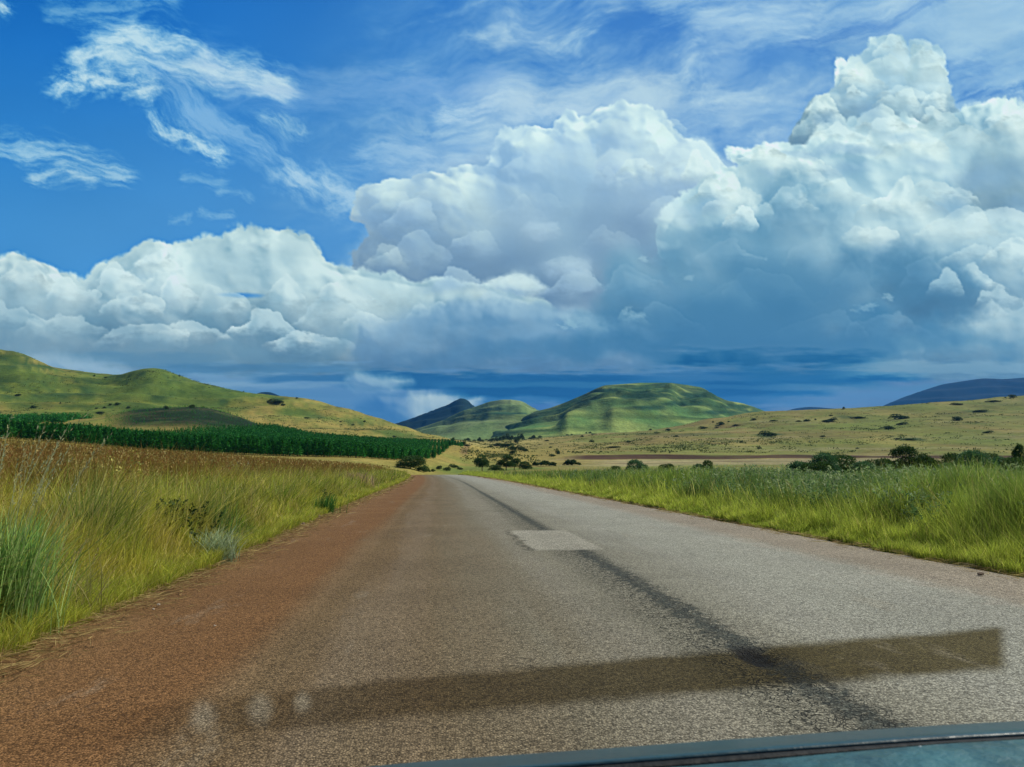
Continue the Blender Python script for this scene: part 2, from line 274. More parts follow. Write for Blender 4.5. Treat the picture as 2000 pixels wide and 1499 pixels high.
# ------------------------------------------------------------------ view geometry of the place
cp,sp,ct,stt=math.cos(YAW),math.sin(YAW),math.cos(PIT),math.sin(PIT)
FV=np.array([sp*ct,cp*ct,stt]); RV=np.array([cp,-sp,0.]); UV=np.array([-sp*stt,-cp*stt,ct])
def at(px,py,Y):
    px=np.asarray(px,float)[...,None]; py=np.asarray(py,float)[...,None]
    d=FV+RV*(px-1000)/F+UV*(749.5-py)/F
    p=d*(np.asarray(Y,float)[...,None]/d[...,1:2]); return p+np.array([0,0,CH])
def proj(x,y,z):
    d=np.stack([x,y,z-CH],-1); f=d@FV; return 1000+F*(d@RV)/f, 749.5-F*(d@UV)/f
def a_of(px,e):
    u=(px-1000)/F; return (sp+u*(cp*ct+e*stt))/(cp-u*sp*ct)
def x_of(px,Y,z): return a_of(px,(z-CH)/Y)*Y
def px_of(x,Y): return proj(x,Y,np.zeros_like(x)+CH)[0]
# ------------------------------------------------------------------ helpers
def tag(o,label=None,cat=None,group=None,kind=None):
    if label:o['label']=label
    if cat:o['category']=cat
    if group:o['group']=group
    if kind:o['kind']=kind
    return o
def link(name,me,mat=None,parent=None):
    o=bpy.data.objects.new(name,me); sc.collection.objects.link(o)
    if mat and not me.materials: me.materials.append(mat)
    if parent:o.parent=parent
    return o
def empty(name,loc=(0,0,0)):
    o=bpy.data.objects.new(name,None); sc.collection.objects.link(o); o.location=loc; o.empty_display_size=.2; return o
def mesh_np(name,V,Fq=None,Ft=None,col=None,smooth=False):
    me=bpy.data.meshes.new(name); V=np.asarray(V,np.float32)
    parts=[];tot=[]
    if Fq is not None and len(Fq): parts.append(np.asarray(Fq,np.int32).ravel()); tot.append(np.full(len(Fq),4,np.int32))
    if Ft is not None and len(Ft): parts.append(np.asarray(Ft,np.int32).ravel()); tot.append(np.full(len(Ft),3,np.int32))
    li=np.concatenate(parts); lt=np.concatenate(tot); ls=np.concatenate([[0],np.cumsum(lt)[:-1]]).astype(np.int32)
    me.vertices.add(len(V)); me.vertices.foreach_set('co',V.ravel())
    me.loops.add(len(li)); me.loops.foreach_set('vertex_index',li)
    me.polygons.add(len(lt)); me.polygons.foreach_set('loop_start',ls); me.polygons.foreach_set('loop_total',lt)
    if smooth: me.polygons.foreach_set('use_smooth',np.ones(len(lt),bool))
    me.update(calc_edges=True)
    if col is not None:
        at_=me.color_attributes.new('Col','FLOAT_COLOR','POINT')
        c=np.ones((len(V),4),np.float32); c[:,:3]=col; at_.data.foreach_set('color',c.ravel())
    return me
def grid_faces(nr,nc):
    i=np.arange(nr-1)[:,None]*nc+np.arange(nc-1)[None]; i=i.ravel()
    return np.stack([i,i+1,i+nc+1,i+nc],1)
# ------------------------------------------------------------------ materials
class NT:
    def __init__(s,name):
        s.m=bpy.data.materials.new(name); s.m.use_nodes=True; s.t=s.m.node_tree; s.t.nodes.clear(); s.out=s.n('ShaderNodeOutputMaterial')
    def n(s,typ,ins=None,**kw):
        nd=s.t.nodes.new(typ)
        for k,v in kw.items(): setattr(nd,k,v)
        for k,v in (ins or {}).items():
            sk=nd.inputs[k]
            if isinstance(v,bpy.types.NodeSocket): s.t.links.new(v,sk)
            else: sk.default_value=v
        return nd
    def math(s,op,a,b=0.,c=0.,clamp=False):
        nd=s.n('ShaderNodeMath',{0:a,1:b,2:c},operation=op); nd.use_clamp=clamp; return nd.outputs[0]
    def noise(s,vec,scale,detail=4,rough=.55,dist=0.):
        return s.n('ShaderNodeTexNoise',{'Vector':vec,'Scale':scale,'Detail':detail,'Roughness':rough,'Distortion':dist}).outputs[0]
    def ramp(s,v,a,b,lo=0.,hi=1.):
        nd=s.n('ShaderNodeMapRange',{'Value':v,'From Min':a,'From Max':b,'To Min':lo,'To Max':hi}); nd.interpolation_type='SMOOTHSTEP'; return nd.outputs[0]
    def mix(s,f,a,b,mode='MIX'):
        nd=s.n('ShaderNodeMix',data_type='RGBA',blend_type=mode)
        for i,v in ((0,f),(6,a),(7,b)):
            sk=nd.inputs[i]
            if isinstance(v,bpy.types.NodeSocket): s.t.links.new(v,sk)
            else: sk.default_value=(v if i==0 else (*v,1))
        return nd.outputs[2]
    def vscale(s,v,sx,sy,sz): return s.n('ShaderNodeMapping',{'Vector':v,'Scale':(sx,sy,sz)}).outputs[0]
    def pos(s): return s.n('ShaderNodeNewGeometry').outputs['Position']
    def obj(s): return s.n('ShaderNodeTexCoord').outputs['Object']
    def col(s): return s.n('ShaderNodeAttribute',attribute_name='Col').outputs['Color']
    def fin(s,sh): s.t.links.new(sh,s.out.inputs[0]); return s.m
def leaf_mat(name,tint=(1,1,1),trans=.35,rough=.55,var=.25,base=None):
    k=NT(name); c=k.col() if base is None else k.n('ShaderNodeRGB').outputs[0]
    if base is not None: c.default_value=(*base,1)
    n=k.noise(k.pos(),1.7,3)
    r=k.n('ShaderNodeObjectInfo').outputs['Random']
    f=k.math('ADD',k.math('MULTIPLY',n,var*2),k.math('MULTIPLY_ADD',r,.3,1-var-.15))
    fc=k.n('ShaderNodeCombineColor',{0:f,1:f,2:f}).outputs[0]
    c=k.mix(1.,c,fc,'MULTIPLY'); c=k.mix(1.,c,tint,'MULTIPLY')
    p=k.n('ShaderNodeBsdfPrincipled',{'Base Color':c,'Roughness':rough,'Specular IOR Level':.10})
    t=k.n('ShaderNodeBsdfTranslucent',{'Color':c})
    return k.fin(k.n('ShaderNodeMixShader',{0:trans,1:p.outputs[0],2:t.outputs[0]}).outputs[0])
def plain(name,c,rough=.8,var=.3,scale=4.,bump=.3,spec=.3,metal=0.,coat=0.):
    k=NT(name); p_=k.obj(); n=k.noise(p_,scale,5,.6)
    f=k.ramp(n,.25,.75,1-var,1+var); fc=k.n('ShaderNodeCombineColor',{0:f,1:f,2:f}).outputs[0]
    cc=k.mix(1.,c,fc,'MULTIPLY'); b=k.n('ShaderNodeBump',{'Height':k.noise(p_,scale*6,4),'Strength':bump,'Distance':.02})
    return k.fin(k.n('ShaderNodeBsdfPrincipled',{'Base Color':cc,'Roughness':rough,'Normal':b.outputs[0],'Specular IOR Level':spec,'Metallic':metal,'Coat Weight':coat}).outputs[0])
def land_mat(name,s1=.02,s2=.25,bump=.6,bd=1.,var=.22,mx=.35):
    k=NT(name); P=k.pos(); Pf=k.vscale(P,1,.45,2.2)
    a=k.noise(Pf,s1,6,.62,.4); b=k.noise(Pf,s2,5,.65); f=k.math('ADD',k.math('ADD',k.ramp(a,.3,.7,1-var,1+var),k.ramp(b,.25,.75,-var*.8,var*.8)),k.ramp(k.noise(k.vscale(P,1,.3,2),s2*5,3,.7),.3,.7,-.2,.2))
    c=k.mix(1.,k.col(),k.n('ShaderNodeCombineColor',{0:f,1:f,2:f}).outputs[0],'MULTIPLY')
    c=k.mix(k.ramp(k.noise(P,s1*2.7,4,.6),.48,.68,0,mx),c,(.12,.17,.04))
    bp=k.n('ShaderNodeBump',{'Height':k.math('ADD',k.math('MULTIPLY',a,1.5),b),'Strength':bump,'Distance':bd})
    return k.fin(k.n('ShaderNodeBsdfPrincipled',{'Base Color':c,'Roughness':.95,'Specular IOR Level':.05,'Normal':bp.outputs[0]}).outputs[0])
M={}
M['land']=land_mat('grassland')
M['shaded_hill']=land_mat('cloud_shaded_hill',.004,.03,.5,6.,.15,mx=0.)  # far hills, their cloud shadow put into the dark cover colour
M['hill']=land_mat('hill_grass',.006,.06,.7,6.,.25)
M['grass']=leaf_mat('grass_blades',trans=.4,var=.35)
M['weed']=leaf_mat('weed_leaves',trans=.35,var=.3)
M['leaf']=leaf_mat('shrub_leaves',trans=.22,var=.35)
M['needle']=leaf_mat('pine_needles',trans=.15,var=.3)
M['bark']=plain('bark',(.11,.08,.055),.9,.4,9,.8)
M['stone']=plain('stone',(.23,.17,.12),.85,.35,8,.8)
M['stone_pale']=plain('pale_stone',(.55,.47,.38),.85,.2,8,.6)
# ------------------------------------------------------------------ terrain
def xshift(y): return -np.maximum(0,y-55)**2/(2*1900.)
def xl(y): return -3.35-.35*sstep(8,40,y)+xshift(y)
def xr(y): return 7.75-.2*sstep(8,60,y)+xshift(y)
def zroad(y): return -np.maximum(0,y-150)**2*.0012
def znear(x,y):
    x=np.asarray(x,float);y=np.asarray(y,float)
    s=np.maximum(0,xl(y)-x); t=np.maximum(0,x-xr(y))
    z=-.04+.30*sstep(.2,5,s)+3.7*(1-np.exp(-.087*np.maximum(0,s-2)/3.7))
    z=z+.12*sstep(.2,3,t)+.003*t+.10*fbm(x/9,y/9,3,3)*sstep(.5,6,s+t)
    return z+zroad(y)*(1-sstep(2,14,s+t))
KN={
200:[(-400,842),(0,857),(130,866),(250,878),(400,887),(500,891),(700,896),(800,905),(840,924),(900,926),(960,923),(1100,918),(1400,918),(2000,922),(2400,925)],
260:[(-400,836),(0,853),(250,868),(500,884),(700,889),(815,893),(850,905),(900,916),(960,916),(1050,913),(1200,911),(1500,910),(2000,914),(2400,918)],
320:[(-400,830),(0,848),(200,852),(400,866),(540,874),(700,880),(815,885),(850,893),(900,908),(1000,908),(1100,905),(1200,903),(1500,900),(2000,903),(2400,906)],
400:[(-400,820),(0,838),(130,836),(200,828),(300,822),(375,820),(450,834),(540,855),(620,866),(750,872),(850,876),(885,880),(950,897),(1050,896),(1120,890),(1500,888),(2000,890),(2400,893)],
480:[(-400,812),(0,822),(130,820),(200,817),(260,803),(300,798),(375,794),(420,800),(480,818),(540,842),(620,862),(750,866),(850,867),(885,868),(950,884),(1050,884),(1150,878),(1500,872),(2000,866),(2400,862)],
620:[(-400,820),(0,826),(200,832),(375,824),(500,838),(600,852),(750,860),(885,861),(950,876),(1050,874),(1150,866),(1400,852),(1700,842),(2000,830),(2400,818)],
800:[(-400,760),(0,780),(130,790),(375,795),(500,806),(600,818),(700,832),(800,850),(885,860),(950,868),(1050,866),(1150,857),(1300,845),(1490,832),(1700,822),(2000,803),(2400,785)],
1000:[(-600,640),(-300,660),(-100,674),(-40,681),(0,683),(30,687),(60,697),(90,712),(120,725),(160,732),(200,737),(235,732),(262,722),(290,719),(315,721),(340,731),(370,742),(390,748),(450,762),(500,770),(550,776),(600,783),(640,791),(680,800),(720,813),(750,822),(800,838),(850,853),(885,861),(950,864),(1000,861),(1060,857),(1150,851),(1250,843),(1300,838),(1400,820),(1490,805),(1560,802),(1640,798),(1730,795),(1850,786),(2000,775),(2300,755),(2700,740)],
1250:[(-600,680),(0,720),(300,750),(600,805),(885,866),(950,860),(1060,855),(1150,848),(1300,846),(1490,825),(2000,800),(2700,770)],
1700:[(-600,760),(0,800),(300,820),(600,850),(885,862),(1000,855),(1150,850),(1300,850),(1490,850),(2000,850),(2700,850)],
2600:[(-600,860),(885,866),(1000,862),(1300,862),(2700,870)],
12000:[(-600,900),(2700,900)]}
KY=np.array([150.]+sorted(KN)); 
PXC=np.arange(-400,2405,4.)
def knot_z():
    Z=[]
    for Y in KY:
        if Y==150:
            x=a_of(PXC,0)*150; Z.append(znear(x,np.full_like(x,150.)))
        else:
            k=np.array(KN[int(Y)],float); py=np.interp(PXC,k[:,0],k[:,1])
            py=np.convolve(np.pad(py,3,mode='edge'),np.ones(7)/7,'valid'); Z.append(at(PXC,py,np.full_like(PXC,Y))[...,2])
    return np.array(Z)
KZ=knot_z()
def pchip(xk,yk,xq):
    h=np.diff(xk)[:,None]; d=np.diff(yk,axis=0)/h; m=np.zeros_like(yk)
    w1=2*h[1:]+h[:-1];w2=h[1:]+2*h[:-1]
    with np.errstate(all='ignore'):
        mm=(w1+w2)/(w1/d[:-1]+w2/d[1:])
    m[1:-1]=np.where(d[:-1]*d[1:]>0,np.nan_to_num(mm),0); m[0]=d[0];m[-1]=d[-1]
    i=np.clip(np.searchsorted(xk,xq,side='right')-1,0,len(xk)-2); hh=(xk[i+1]-xk[i])[:,None]; t=((xq-xk[i])/hh[:,0])[:,None]
    return (yk[i]*(1+2*t)*(1-t)**2+m[i]*hh*t*(1-t)**2+yk[i+1]*t*t*(3-2*t)+m[i+1]*hh*t*t*(t-1))
YG=np.exp(np.linspace(math.log(150),math.log(12000),300))
ZG=pchip(np.log(KY),KZ,np.log(YG))
_X=a_of(PXC[None],(ZG-CH)/YG[:,None])*YG[:,None]
und=(fbm(_X/90,YG[:,None]/90+0*_X,4,14)*np.minimum(YG[:,None]/150-1,1)*np.minimum(YG[:,None],1000)*.0035)
# benches and shallow gullies on the two long slopes
hgt=np.clip(ZG/60,0,1)
und+=fbm(_X/160,YG[:,None]/420+0*_X,4,16)*6*hgt*sstep(500,800,YG)[:,None]*(1-.8*sstep(900,1000,YG)[:,None])
_b=ZG/13.+.9*fbm(_X/170,YG[:,None]/260+0*_X,3,19);FRT=_b-np.floor(_b)
und+=(sstep(.3,.75,FRT)-FRT)*13*.6*(sstep(900,840,PXC)[None]+.35*sstep(1000,1200,PXC)[None])*sstep(620,720,YG)[:,None]*(1-.9*sstep(930,1000,YG)[:,None])*sstep(10,30,ZG)
ZG=ZG+und
XG=a_of(PXC[None],(ZG-CH)/YG[:,None])*YG[:,None]
def zfar(px,Y):
    u=np.clip((np.asarray(px,float)-PXC[0])/4,0,len(PXC)-1.001);v=np.clip((np.log(Y)-math.log(150))/(math.log(12000)-math.log(150))*299,0,298.999)
    i=v.astype(int);j=u.astype(int);fv=v-i;fu=u-j
    return (ZG[i,j]*(1-fu)+ZG[i,j+1]*fu)*(1-fv)+(ZG[i+1,j]*(1-fu)+ZG[i+1,j+1]*fu)*fv
def pt(px,Y):
    px=np.asarray(px,float);Y=np.asarray(Y,float); z=zfar(px,Y); return np.stack([x_of(px,Y,z),Y,z],-1)
def hit(px,py):
    "first place where the ground shows at this bearing and height"
    if py>927:
        Y=np.linspace(4,150,3000); x=a_of(px,0)*Y; z=znear(x,Y)
    else:
        Y=np.linspace(151,1250,3000); z=zfar(np.full(3000,float(px)),Y); x=x_of(px,Y,z)
    _,q=proj(x,Y,z); k=np.argmax(q<=py)
    if q[k]>py: k=int(np.argmin(q))
    return np.array([x[k],Y[k],z[k]])
# land cover colours
def lerp(a,b,t): return a+(b-a)*np.clip(t,0,1)[...,None]
straw=np.array([.40,.345,.125]);gold=np.array([.36,.30,.085]);ygreen=np.array([.20,.255,.045]);green=np.array([.11,.19,.04]);scrub=np.array([.035,.075,.035]);soil=np.array([.085,.05,.032]);pale=np.array([.45,.40,.22])
def cover():
    X=XG;Y=np.repeat(YG[:,None],X.shape[1],1);PXg=np.repeat(PXC[None],X.shape[0],0)
    PYg=proj(X,Y,ZG)[1]
    n1=fbm(X/70,Y/130,5,21);n2=fbm(X/25,Y/60,4,22);n3=fbm(X/200,Y/300,4,23)
    c=np.zeros(X.shape+(3,))+gold
    L=sstep(900,860,PXg); # left side
    c=lerp(c,ygreen,sstep(-.25,.3,n1+.4*n3+.35*sstep(845,760,PYg)-.15)*L*.9)
    c=lerp(c,green,sstep(.0,.5,n3+n2*.4+sstep(790,720,PYg)*.7-.15)*L*.85)
    Rr=sstep(1000,1150,PXg)
    c=lerp(c,straw,Rr*.8)
    c=lerp(c,ygreen*1.15+.03,sstep(-.05,.3,n1*.8+n3*.6)*Rr*.75);c=lerp(c,np.array([.24,.17,.08]),sstep(.12,.4,fbm(X/140,Y/26,5,35))*Rr*.6);c=lerp(c,pale*1.1,sstep(.15,.4,fbm(X/160,Y/22,5,36))*Rr*.6)
    c=lerp(c,ygreen*1.2,sstep(.1,.4,n3+.25)*sstep(1450,1650,PXg)*sstep(780,830,PYg)*sstep(880,860,PYg)*.6)
    c=lerp(c,soil*1.9,sstep(.18,.4,fbm(X/90,Y/22,5,25))*Rr*.55*sstep(420,520,Y));c=lerp(c,green*1.2,sstep(.15,.4,fbm(X/50,Y/18,5,38))*Rr*.5*sstep(420,520,Y))
    c=lerp(c,green*1.2,sstep(.1,.4,n1+.15)*sstep(820,900,PXg)*sstep(1150,1050,PXg)*sstep(420,300,Y)*.8)
    # terraces of scrub on the left hill
    t=fbm(X/110,ZG/7.,4,27)+.3*n2
    c=lerp(c,np.array([.04,.09,.028]),sstep(.05,.25,t)*L*sstep(640,760,Y)*sstep(860,740,PYg)*.8);c=lerp(c,np.array([.05,.11,.03]),sstep(.2,.38,FRT+.3*n2)*sstep(.8,.62,FRT+.3*n2)*sstep(-.1,.2,n1+.3*n3)*L*sstep(640,740,Y)*.75);c=lerp(c,green,sstep(-.1,.2,fbm(X/300,ZG/4.,4,37)+.3*n2)*L*sstep(640,760,Y)*.45)
    # dark scrub hill
    dk=sstep(190,270,PXg)*sstep(560,500,PXg)*sstep(350,390,Y)*sstep(590,560,Y)
    dk2=sstep(560,600,PXg)*0
    c=lerp(c,lerp(scrub*.6+0*c,np.array([.10,.085,.045])+0*c,sstep(.1,.4,fbm(X/40,Y/12,4,28))*.7),dk)
    # ploughed field and pale stubble to the right
    e=n2*6
    pl=sstep(1080,1150,PXg+e*3)*sstep(352,358,Y+e)*sstep(398,392,Y+e)
    c=lerp(c,lerp(soil+0*c,soil*1.5+0*c,sstep(-.2,.3,fbm(X/60,Y/3,3,29))),pl)
    ps=sstep(1120,1220,PXg)*sstep(262,270,Y)*sstep(352,348,Y+e)
    c=lerp(c,pale,ps*.85)
    c=lerp(c,soil*1.8,ps*sstep(300,303,Y)*sstep(311,307,Y)*.7)
    # bare tracks through the valley
    d=np.abs(PXg-(915+(Y-560)*.06+6*fbm(Y/70,Y*0,3,30)))*Y/1500
    c=lerp(c,soil*2.2,sstep(2.6,1.2,d)*sstep(360,420,Y)*sstep(900,800,Y)*.7)
    c=lerp(c,straw*1.1,sstep(560,640,Y)*sstep(1150,1000,PXg)*sstep(850,900,PXg)*sstep(1150,1000,Y)*.8)
    c=lerp(c,np.array([.17,.24,.07]),sstep(1000,1200,Y)*sstep(880,930,PXg))
    c=lerp(c,gold*.9,sstep(185,150,Y)*.7)
    c=lerp(c,np.array([.17,.24,.06]),sstep(-.3,.3,n1+.2)*sstep(1400,1750,PXg)*sstep(420,520,Y)*.55)
    for bx,by,bw,bh,bo in [(30,703,60,6,.8),(60,716,80,5,.6),(40,775,50,7,.6),(110,770,60,6,.6),(160,758,55,5,.7),(170,772,40,5,.6),(285,776,60,6,.95),(285,731,40,5,.7),(240,735,35,4,.6),(460,783,34,4,.7),(535,782,26,5,.8),(330,745,60,4,.4),(90,745,110,4,.4),(620,815,30,4,.4),(690,830,50,3,.35),(1330,848,140,2.5,.35),(1500,852,30,5,.6),(1650,815,30,3,.5),(1780,858,34,3,.6),(1900,804,36,3,.5),(1420,862,90,2.5,.35)]:
        c=lerp(c,np.array([.045,.10,.035]),sstep(-.1,.6,1-np.hypot((PXg-bx)/bw,(PYg-by)/bh)+.8*n2+.6*t)*bo*1.5)
    c=c*(1-.2*Rr[...,None])
    return np.clip(c*.8,.01,1)
o=link('terrain',mesh_np('terrain',np.stack([XG,np.repeat(YG[:,None],XG.shape[1],1),ZG],-1).reshape(-1,3),grid_faces(len(YG),len(PXC)),col=cover().reshape(-1,3),smooth=True),M['land'])
tag(o,'grassy valley floor and the green and tan slopes rising from it','terrain',kind='structure')
# near ground
gx=np.concatenate([np.linspace(-150,-16,60),np.linspace(-15.5,20,72),np.linspace(21,180,70)]);gy=np.concatenate([np.linspace(-60,0,20),np.linspace(1,152,150)])
GX,GY=np.meshgrid(gx,gy);GZ=znear(GX,GY); GZ=GZ-.15*sstep(150,152,GY)
inside=(GX>xl(GY)+.3)&(GX<xr(GY)-.3); GZ=np.where(inside,GZ-.02,GZ)
s_=np.maximum(xl(GY)-GX,GX-xr(GY)); n_=fbm(GX/3,GY/3,3,33)
c_=lerp(np.zeros(GX.shape+(3,))+np.array([.17,.095,.055]),np.array([.09,.10,.03]),sstep(.3,1.4,s_+n_*.6)); c_=lerp(c_,np.array([.20,.16,.05]),sstep(40,110,GY)*sstep(3,8,s_))
o=link('ground',mesh_np('ground',np.stack([GX,GY,GZ],-1).reshape(-1,3),grid_faces(len(gy),len(gx)),col=c_.reshape(-1,3),smooth=True),M['land'])
tag(o,'soil and turf under the tall roadside grass','ground',kind='structure')
me=mesh_np('lowland',np.array([[-11500,-3000,-9],[11500,-3000,-9],[11500,16000,-9],[-11500,16000,-9]]),[[0,1,2,3]],col=np.zeros((4,3))+gold*.6)
tag(link('lowland',me,M['land']),'wide grassland reaching the horizon below the slopes','ground',kind='structure')
# ------------------------------------------------------------------ road
HX,HY=at(1478,1290,5.58)[:2]
HX=float(HX);HY=float(HY)
def road_mat():
    k=NT('worn_chip_seal'); P=k.obj(); s=k.n('ShaderNodeSeparateXYZ',{0:P}); X0,Y=s.outputs[0],s.outputs[1]
    # straighten the bend
    yy=k.math('MAXIMUM',k.math('SUBTRACT',Y,55.),0.); X=k.math('ADD',X0,k.math('DIVIDE',k.math('MULTIPLY',yy,yy),3800.))
    Q=k.n('ShaderNodeCombineXYZ',{0:X,1:Y}).outputs[0]
    nb=k.noise(Q,.5,4,.6);nm=k.noise(Q,2.2,5,.6);nl=k.noise(k.vscale(Q,1,.08,1),1.4,5,.6);nf=k.noise(Q,55,3,.7);ng=k.noise(Q,16,4,.65)
    v=k.n('ShaderNodeTexVoronoi',{'Vector':Q,'Scale':78.},feature='F1'); vc=v.outputs['Color']; vd=v.outputs['Distance']
    stone=k.n('ShaderNodeSeparateColor',{0:vc}).outputs[0]
    xn=k.math('ADD',X,k.math('MULTIPLY_ADD',nm,.9,-.45)); xn2=k.math('ADD',X,k.math('MULTIPLY_ADD',nl,1.6,-.8))
    c=k.mix(k.ramp(X,-1.5,3.2),(.17,.145,.085),(.28,.275,.215))  # darker left, paler right: windscreen veil painted into the lane tone
    c=k.mix(k.ramp(xn2,2.2,4.4,0,1),c,(.365,.375,.315))
    # wheel paths
    for x0,w_,f_ in((-.55,.5,.16),(1.35,.5,.14),(3.4,.5,.12),(5.1,.5,.12)):
        c=k.mix(k.ramp(k.math('ABSOLUTE',k.math('SUBTRACT',xn2,x0)),w_,.0,0,f_),c,(.46,.44,.38) if f_>.13 else (.44,.44,.40))
    # red dust on the near shoulder
    red=k.ramp(k.math('ADD',X,k.math('MULTIPLY_ADD',nl,.5,-.25)),-1.22,-1.62)
    c=k.mix(k.ramp(k.math('ABSOLUTE',k.math('SUBTRACT',k.math('ADD',X,k.math('MULTIPLY_ADD',nl,.5,-.25)),-1.28)),.22,.02,0,.35),c,(.33,.24,.14))
    c=k.mix(k.math('MULTIPLY',red,.85),c,(.24,.118,.048))
    c=k.mix(k.math('MULTIPLY',k.ramp(xn,-1.9,-3.3),k.ramp(nb,.35,.65,.2,.75)),c,(.28,.18,.085))
    c=k.mix(k.ramp(k.math('ADD',X,k.math('MULTIPLY_ADD',nl,2.4,-1.2)),1.8,-1.4,0,.45),c,(.24,.13,.05))
    # tan far shoulder
    c=k.mix(k.math('MULTIPLY',k.ramp(xn,5.5,6.3),.75),c,(.34,.285,.215))
    c=k.mix(k.ramp(k.math('ABSOLUTE',k.math('SUBTRACT',xn,5.75)),.16,.02,0,.3),c,(.45,.42,.36))
    # rebuilt square with pale surfacing
    def box(x0,x1,y0,y1,e=.05,j=.08):
        xx=k.math('ADD',X,k.math('MULTIPLY_ADD',nm,j*2,-j)); y2=k.math('ADD',Y,k.math('MULTIPLY_ADD',nm,j*5,-j*2.5))
        return k.math('MULTIPLY',k.math('MULTIPLY',k.ramp(xx,x0-e,x0+e),k.ramp(xx,x1+e,x1-e)),k.math('MULTIPLY',k.ramp(y2,y0-e*3,y0+e*3),k.ramp(y2,y1+e*3,y1-e*3)))
    patch=box(1.55,2.75,12.9,16.9)
    # broken tar seam along the middle
    rag=k.noise(Q,3.2,6,.75);sw=k.math('ADD',k.math('MULTIPLY_ADD',nl,.30,-.06),k.math('MULTIPLY_ADD',k.noise(Q,7.,5,.8),1.1,-.52)); cl=k.math('ADD',k.math('MULTIPLY_ADD',nm,.22,-.11),k.math('SUBTRACT',X,k.math('MULTIPLY_ADD',k.ramp(Y,4,60),-.05,2.32)))
    seam=k.ramp(k.math('SUBTRACT',k.math('ABSOLUTE',cl),sw),.03,-.06); seam=k.math('MULTIPLY',seam,k.ramp(Y,130,60,.25,.9))
    vk=k.n('ShaderNodeTexVoronoi',{'Vector':k.n('ShaderNodeVectorMath',{0:Q,1:k.n('ShaderNodeTexNoise',{'Vector':Q,'Scale':4.}).outputs[1]},operation='ADD').outputs[0],'Scale':9.},feature='DISTANCE_TO_EDGE').outputs[0]
    alli=k.math('MULTIPLY',k.ramp(vk,.10,.02),k.ramp(k.math('ABSOLUTE',k.math('ADD',cl,.14)),.55,.15))
    alli=k.math('MULTIPLY',alli,k.ramp(Y,60,12))
    seamc=k.math('MULTIPLY',k.math('SUBTRACT',1.,patch),k.math('MULTIPLY',seam,k.ramp(ng,.3,.62,.55,1.)))
    c=k.mix(k.math('MULTIPLY',seamc,.93),c,(.024,.036,.032))
    c=k.mix(k.math('MULTIPLY',k.math('MULTIPLY',alli,k.math('SUBTRACT',1.,patch)),.9),c,(.03,.035,.03))
    c=k.mix(k.math('MULTIPLY',k.math('MULTIPLY',seamc,k.ramp(k.noise(Q,22,3,.7),.58,.66)),.55),c,(.30,.32,.27))
    hd=k.math('SQRT',k.math('ADD',k.math('POWER',k.math('DIVIDE',k.math('SUBTRACT',X,HX),.16),2.),k.math('POWER',k.math('DIVIDE',k.math('SUBTRACT',Y,HY),.34),2.)))
    c=k.mix(k.math('MULTIPLY',k.ramp(k.math('ADD',hd,k.math('MULTIPLY_ADD',rag,2.,-1.)),1.1,.4),.9),c,(.014,.012,.010))
    c=k.mix(k.math('MULTIPLY',patch,.7),c,(.47,.46,.38))
    edge=k.math('MULTIPLY',k.ramp(k.math('ABSOLUTE',k.math('SUBTRACT',xn,1.47)),.07,.02),k.math('MULTIPLY',k.ramp(Y,12.4,13.2),k.ramp(Y,17.6,17)))
    c=k.mix(k.math('MULTIPLY',edge,.6),c,(.06,.06,.05))
    # dark bar of a windscreen reflection, painted across the lanes
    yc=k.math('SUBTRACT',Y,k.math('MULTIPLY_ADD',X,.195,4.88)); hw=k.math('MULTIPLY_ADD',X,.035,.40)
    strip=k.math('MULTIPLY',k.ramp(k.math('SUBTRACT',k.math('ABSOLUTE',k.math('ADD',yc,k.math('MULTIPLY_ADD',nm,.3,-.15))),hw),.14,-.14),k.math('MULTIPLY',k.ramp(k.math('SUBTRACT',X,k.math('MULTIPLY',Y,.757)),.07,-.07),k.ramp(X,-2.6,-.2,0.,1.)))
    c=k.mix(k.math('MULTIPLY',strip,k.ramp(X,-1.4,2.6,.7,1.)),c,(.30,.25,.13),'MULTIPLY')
    # three pale windscreen reflections, painted onto the surface
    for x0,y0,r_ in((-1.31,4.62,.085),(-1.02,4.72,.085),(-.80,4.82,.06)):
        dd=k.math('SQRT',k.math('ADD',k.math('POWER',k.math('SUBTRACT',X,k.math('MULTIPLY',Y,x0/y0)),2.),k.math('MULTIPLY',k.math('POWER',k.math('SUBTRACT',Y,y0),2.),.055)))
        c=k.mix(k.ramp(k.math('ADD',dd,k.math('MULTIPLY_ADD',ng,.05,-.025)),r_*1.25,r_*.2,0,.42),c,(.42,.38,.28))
    # hairline cracks
    nc=k.noise(k.vscale(Q,1,.35,1),1.2,6,.7,.6); cr=k.math('MULTIPLY',k.ramp(k.math('ABSOLUTE',k.math('SUBTRACT',nc,.5)),.006,.001),k.ramp(nb,.52,.62))
    c=k.mix(k.math('MULTIPLY',cr,.6),c,(.05,.045,.04))
    # bled tar and old spills
    c=k.mix(k.math('MULTIPLY',k.ramp(k.noise(k.vscale(Q,1.,.3,1.),.9,5,.7),.60,.72),k.ramp(X,-1.2,.4,0.,.38)),c,(.09,.09,.075))
    c=k.mix(k.ramp(k.noise(k.vscale(Q,1,.22,1),1.9,6,.75),.56,.70,0,.28),c,(.40,.36,.27))
    # stones and mottling
    g=k.math('MULTIPLY',k.ramp(stone,0,1,.5,1.5),k.ramp(vd,.0,.7,1.15,.6)); g=k.math('MULTIPLY',g,k.ramp(ng,.25,.75,.82,1.18)); g=k.math('MULTIPLY',g,k.ramp(nb,.3,.7,.9,1.1)); g=k.math('MULTIPLY',g,k.ramp(nf,.3,.7,.8,1.2))
